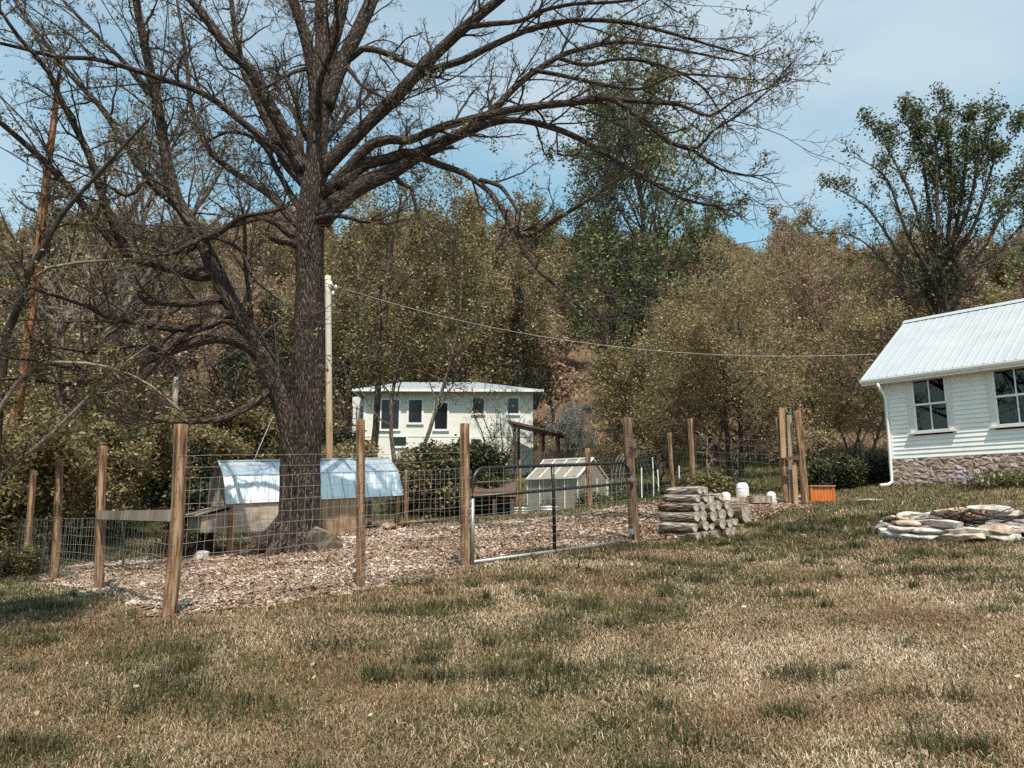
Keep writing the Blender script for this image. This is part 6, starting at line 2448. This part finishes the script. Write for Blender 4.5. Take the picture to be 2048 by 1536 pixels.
# sapling curving to the right in front of it
def traced(name, label, pts, D, barkm, cfg, kids, t0, seed, L=2.2, leaf=None, d1=None, cat='tree'):
    W_ = []
    n = len(pts)
    for i, (x, y, r) in enumerate(pts):
        DD = D + ((d1 or D) - D) * i / (n - 1)
        p = P(x, y, DD)
        W_.append((p.x, p.y, p.z, r / F * DD))
    c = catmull(W_, .25)
    b = Vector(c[0][:3])
    b.z = min(b.z, h1(b.x, b.y))
    root = empty(name, b)
    tag(root, label, cat)
    pp, rr_ = [Vector(q[:3]) - b for q in c], [q[3] for q in c]
    mb = MB()
    tubes(mb, [(pp, rr_)], 10, rough=.05, rscale=7)
    mb.build('trunk', M[barkm], root, smooth=True)
    out = [[], [], [], []]
    tips = []
    spawn(random.Random(seed), out, tips, pp, rr_, L, 0, cfg, kids=kids, t0=t0)
    mb = MB()
    tubes(mb, out[1], 5)
    tubes(mb, out[2] + out[3], 3)
    o = mb.build('branches', M['twig'], root)
    o['kind'] = 'stuff'
    if leaf:
        rs = np.random.RandomState(seed)
        mb = MB()
        T = [t for t in tips if rs.uniform() < leaf[2]]
        leaves(mb, leafpts(T, leaf[1], .07, rs), leaf[0], rs)
        o = mb.build('crown', M[leaf[3]], root)
        o['kind'] = 'stuff'
    return root


traced('leaning_sapling', 'dark slender sapling bending to the right at the left edge', [(-30, 1180, 10), (-16, 1000, 9), (0, 800, 8.4), (14, 668, 8), (26, 640, 8), (42, 592, 7.6), (65, 533, 7), (91, 487, 6.4), (124, 429, 5.6), (176, 370, 4.6), (250, 290, 3.4), (300, 235, 2)], 11.5, 'twig_dark', cfg_oak, 16, .3, 111, d1=10.6, leaf=(.05, 2, .4, 'leaf_olive'))
# arching bare canes over the left fence
for i, (pts, D, lab) in enumerate((
        ([(-40, 1120, 6), (0, 960, 5), (60, 905, 4.5), (110, 862, 4), (170, 800, 3), (225, 745, 2.4), (300, 690, 1.6)], 11, 'pale bare cane rising diagonally over the left side fence'),
        ([(-60, 1080, 6), (-20, 860, 4.6), (60, 740, 4), (130, 725, 3.6), (220, 735, 3), (300, 770, 2.2), (370, 830, 1.4)], 10.8, 'long pale cane arching above the brace board'),
        ([(-60, 1100, 5), (0, 700, 4), (60, 560, 3.8), (100, 535, 3.4), (160, 525, 3), (235, 520, 2), (300, 515, 1.4)], 11.6, 'thin pale cane reaching right before the reddish trunk'))):
    traced('arching_cane', lab, pts, D, 'twig_pale', cfg_oak, 12, .25, 120 + i, L=1.5, leaf=(.05, 2, .35, 'leaf_olive'), cat='branch')

for i, (x, y, D, H, lm, lab) in enumerate(((20, 1100, 15.5, 2.6, 'hill_olive', 'leafy bush behind the leftmost fence post'), (95, 1060, 18, 3.0, 'hill_olive', 'leafy olive bush between the second and third side fence posts'), (150, 1050, 20, 2.8, 'leaf_green', 'green bush behind the side fence wire'), (0, 1060, 20, 4.5, 'hill_olive', 'tall leafy bush at the left edge'),
                                       (235, 1030, 26, 3.0, 'hill_olive', 'olive bush behind the brace board'), (310, 1020, 28, 2.2, 'leaf_dark', 'dark bush left of the corner post base'), (395, 1040, 21, 1.1, 'leaf_dark', 'low dark bush at the coop nest box'), (380, 1000, 33, 3.0, 'hill_olive', 'olive bush behind the nest box'),
                                       (60, 1020, 27, 5.0, 'hill_olive', 'tall olive bush deep behind the side fence'), (170, 1000, 31, 4.6, 'leaf_brown', 'brown budding bush behind the side fence'), (560, 960, 37, 4.0, 'hill_olive', 'olive bush behind the coop roof'), (670, 990, 33, 2.2, 'hill_olive', 'leafy bush at the foot of the utility pole'), (610, 980, 36, 3.4, 'leaf_dark', 'dark bush behind the oak trunk'), (-70, 1000, 26, 7, 'hill_olive', 'very tall bush beyond the left edge'), (300, 985, 36, 5, 'leaf_brown', 'brown thicket bush above the brace board'), (480, 970, 40, 5, 'leaf_brown', 'brown thicket bush over the left end of the coop'))):
    shrub('woodland_bush', lab, x, y, D, H, 130 + i, lm=lm, per=3, lsize=.06 + D * .0026, kids=(11, 6, 5), stems=7, splay=.55, spread=.55, rmin=.007)
shrub('low_weeds', 'low tangle of dark leaves and twigs along the bottom of the left side fence', 18, 1140, 12.5, .7, 160, lm='hill_olive', per=2, lsize=.05, stems=10, splay=.9, kids=(7, 4, 3))
shrub('twig_heap', 'low spray of bare twigs behind the corner post', 372, 1100, 15.5, .75, 161, lm='hill_olive', per=0, stems=12, splay=1.0, twigm='twig_dark')
# a leafy tree just outside the left edge that shades the corner of the lawn
tree('shade_tree', 'leafy tree beside the lawn just beyond the left edge of the picture', -5.3, 3.5, 9.0, 171, 's', spread=.24, base=.62, kids=(16, 7, 5), per=7, lsize=.13, ljit=.14, leafmat_='leaf_olive', r0=.12, lean=(-.05, 0))

# ---- wooded hillside
HV = []
spec = [('budding_tree', 'hill_russet', 'twig_red', 2, .34, 11.0), ('budding_tree', 'hill_russet', 'twig_pale', 2, .34, 12.0), ('hill_leafy_tree', 'hill_olive', 'twig_red', 3, .38, 11.0), ('hill_leafy_tree', 'hill_olive', 'twig_red', 4, .40, 12.5), ('hill_leafy_tree', 'hill_green', 'twig_dark', 4, .40, 12.0), ('budding_tree', 'hill_olive', 'twig_red', 2, .34, 11.5)]
hl = {'budding_tree': ('brown budding tree among many on the wooded hillside', 'budding trees on the hillside'), 'hill_leafy_tree': ('olive-green leafy tree among many on the wooded hillside', 'leafy trees on the hillside')}
rgh = random.Random(2)
spots = []
tries = 0
while len(spots) < 330 and tries < 40000:
    tries += 1
    D = 62 + 150 * rgh.random() ** .9
    X = rgh.uniform(-.80, .80) * D
    if abs(X - 4.5 - .02 * D) < 2.2 and D < 75:
        continue
    md = 4.6 + D * .02
    if all((X - a) ** 2 + (D - b) ** 2 > md * md for a, b in spots):
        spots.append((X, D))
protos = []
for i, (nm, lm, tw, per, sp, H) in enumerate(spec):
    X, D = spots[i]
    o = tree(nm, hl[nm][0], X, D, H, 200 + i, 'h', group=hl[nm][1], spread=sp, base=.12, kids=(22, 7, 4), per=per, lsize=.34, ljit=.36, leafmat_=lm, twigm=tw, r0=.15, rmin=.020, one=True, ang=(.45, 1.0), lift=.2)
    protos.append(o)
for i, (X, D) in enumerate(spots[6:]):
    k = rgh.choices(range(6), weights=[5, 3, 3, 3, 1.5, 4])[0]
    o = protos[k].copy()
    COL.objects.link(o)
    o.location = (X, D, h1(X, D))
    o.rotation_euler = (0, 0, rgh.uniform(0, 6.28))
    s = rgh.uniform(.75, 1.25)
    o.scale = (s * rgh.uniform(.9, 1.15), s * rgh.uniform(.9, 1.15), s)
# leaf litter brush covering the forest floor
rs = np.random.RandomState(44)
x, y = frustum_pts(150000, 58, 215, rs, margin=.12, power=.8)
z = zone(x, y)
k = z > .8
x, y = x[k], y[k]
n = len(x)
mb = MB()
C = np.c_[x, y, hgt(x, y) + np.abs(rs.normal(.1, .55, n))]
leaves(mb, C, .22 + y * .0012, rs, up=0, asp=.4, tint=np.clip(rs.normal(.45, .25, n), 0, 1))
tag(mb.build('hillside_brush', M['hill_russet']), kind='stuff')
# tall dry grass bank behind the shelter
x, y = RS.uniform(2, 30, 26000), RS.uniform(55, 64, 26000)
mb = MB()
blades(mb, x, y, RS.uniform(.25, .7, len(x)), RS.uniform(.03, .05, len(x)), RS.uniform(.2, .7, len(x)), RS, np.clip(RS.normal(.5, .2, len(x)), 0, 1))
tag(mb.build('dry_bank_grass', M['straw']), kind='stuff')
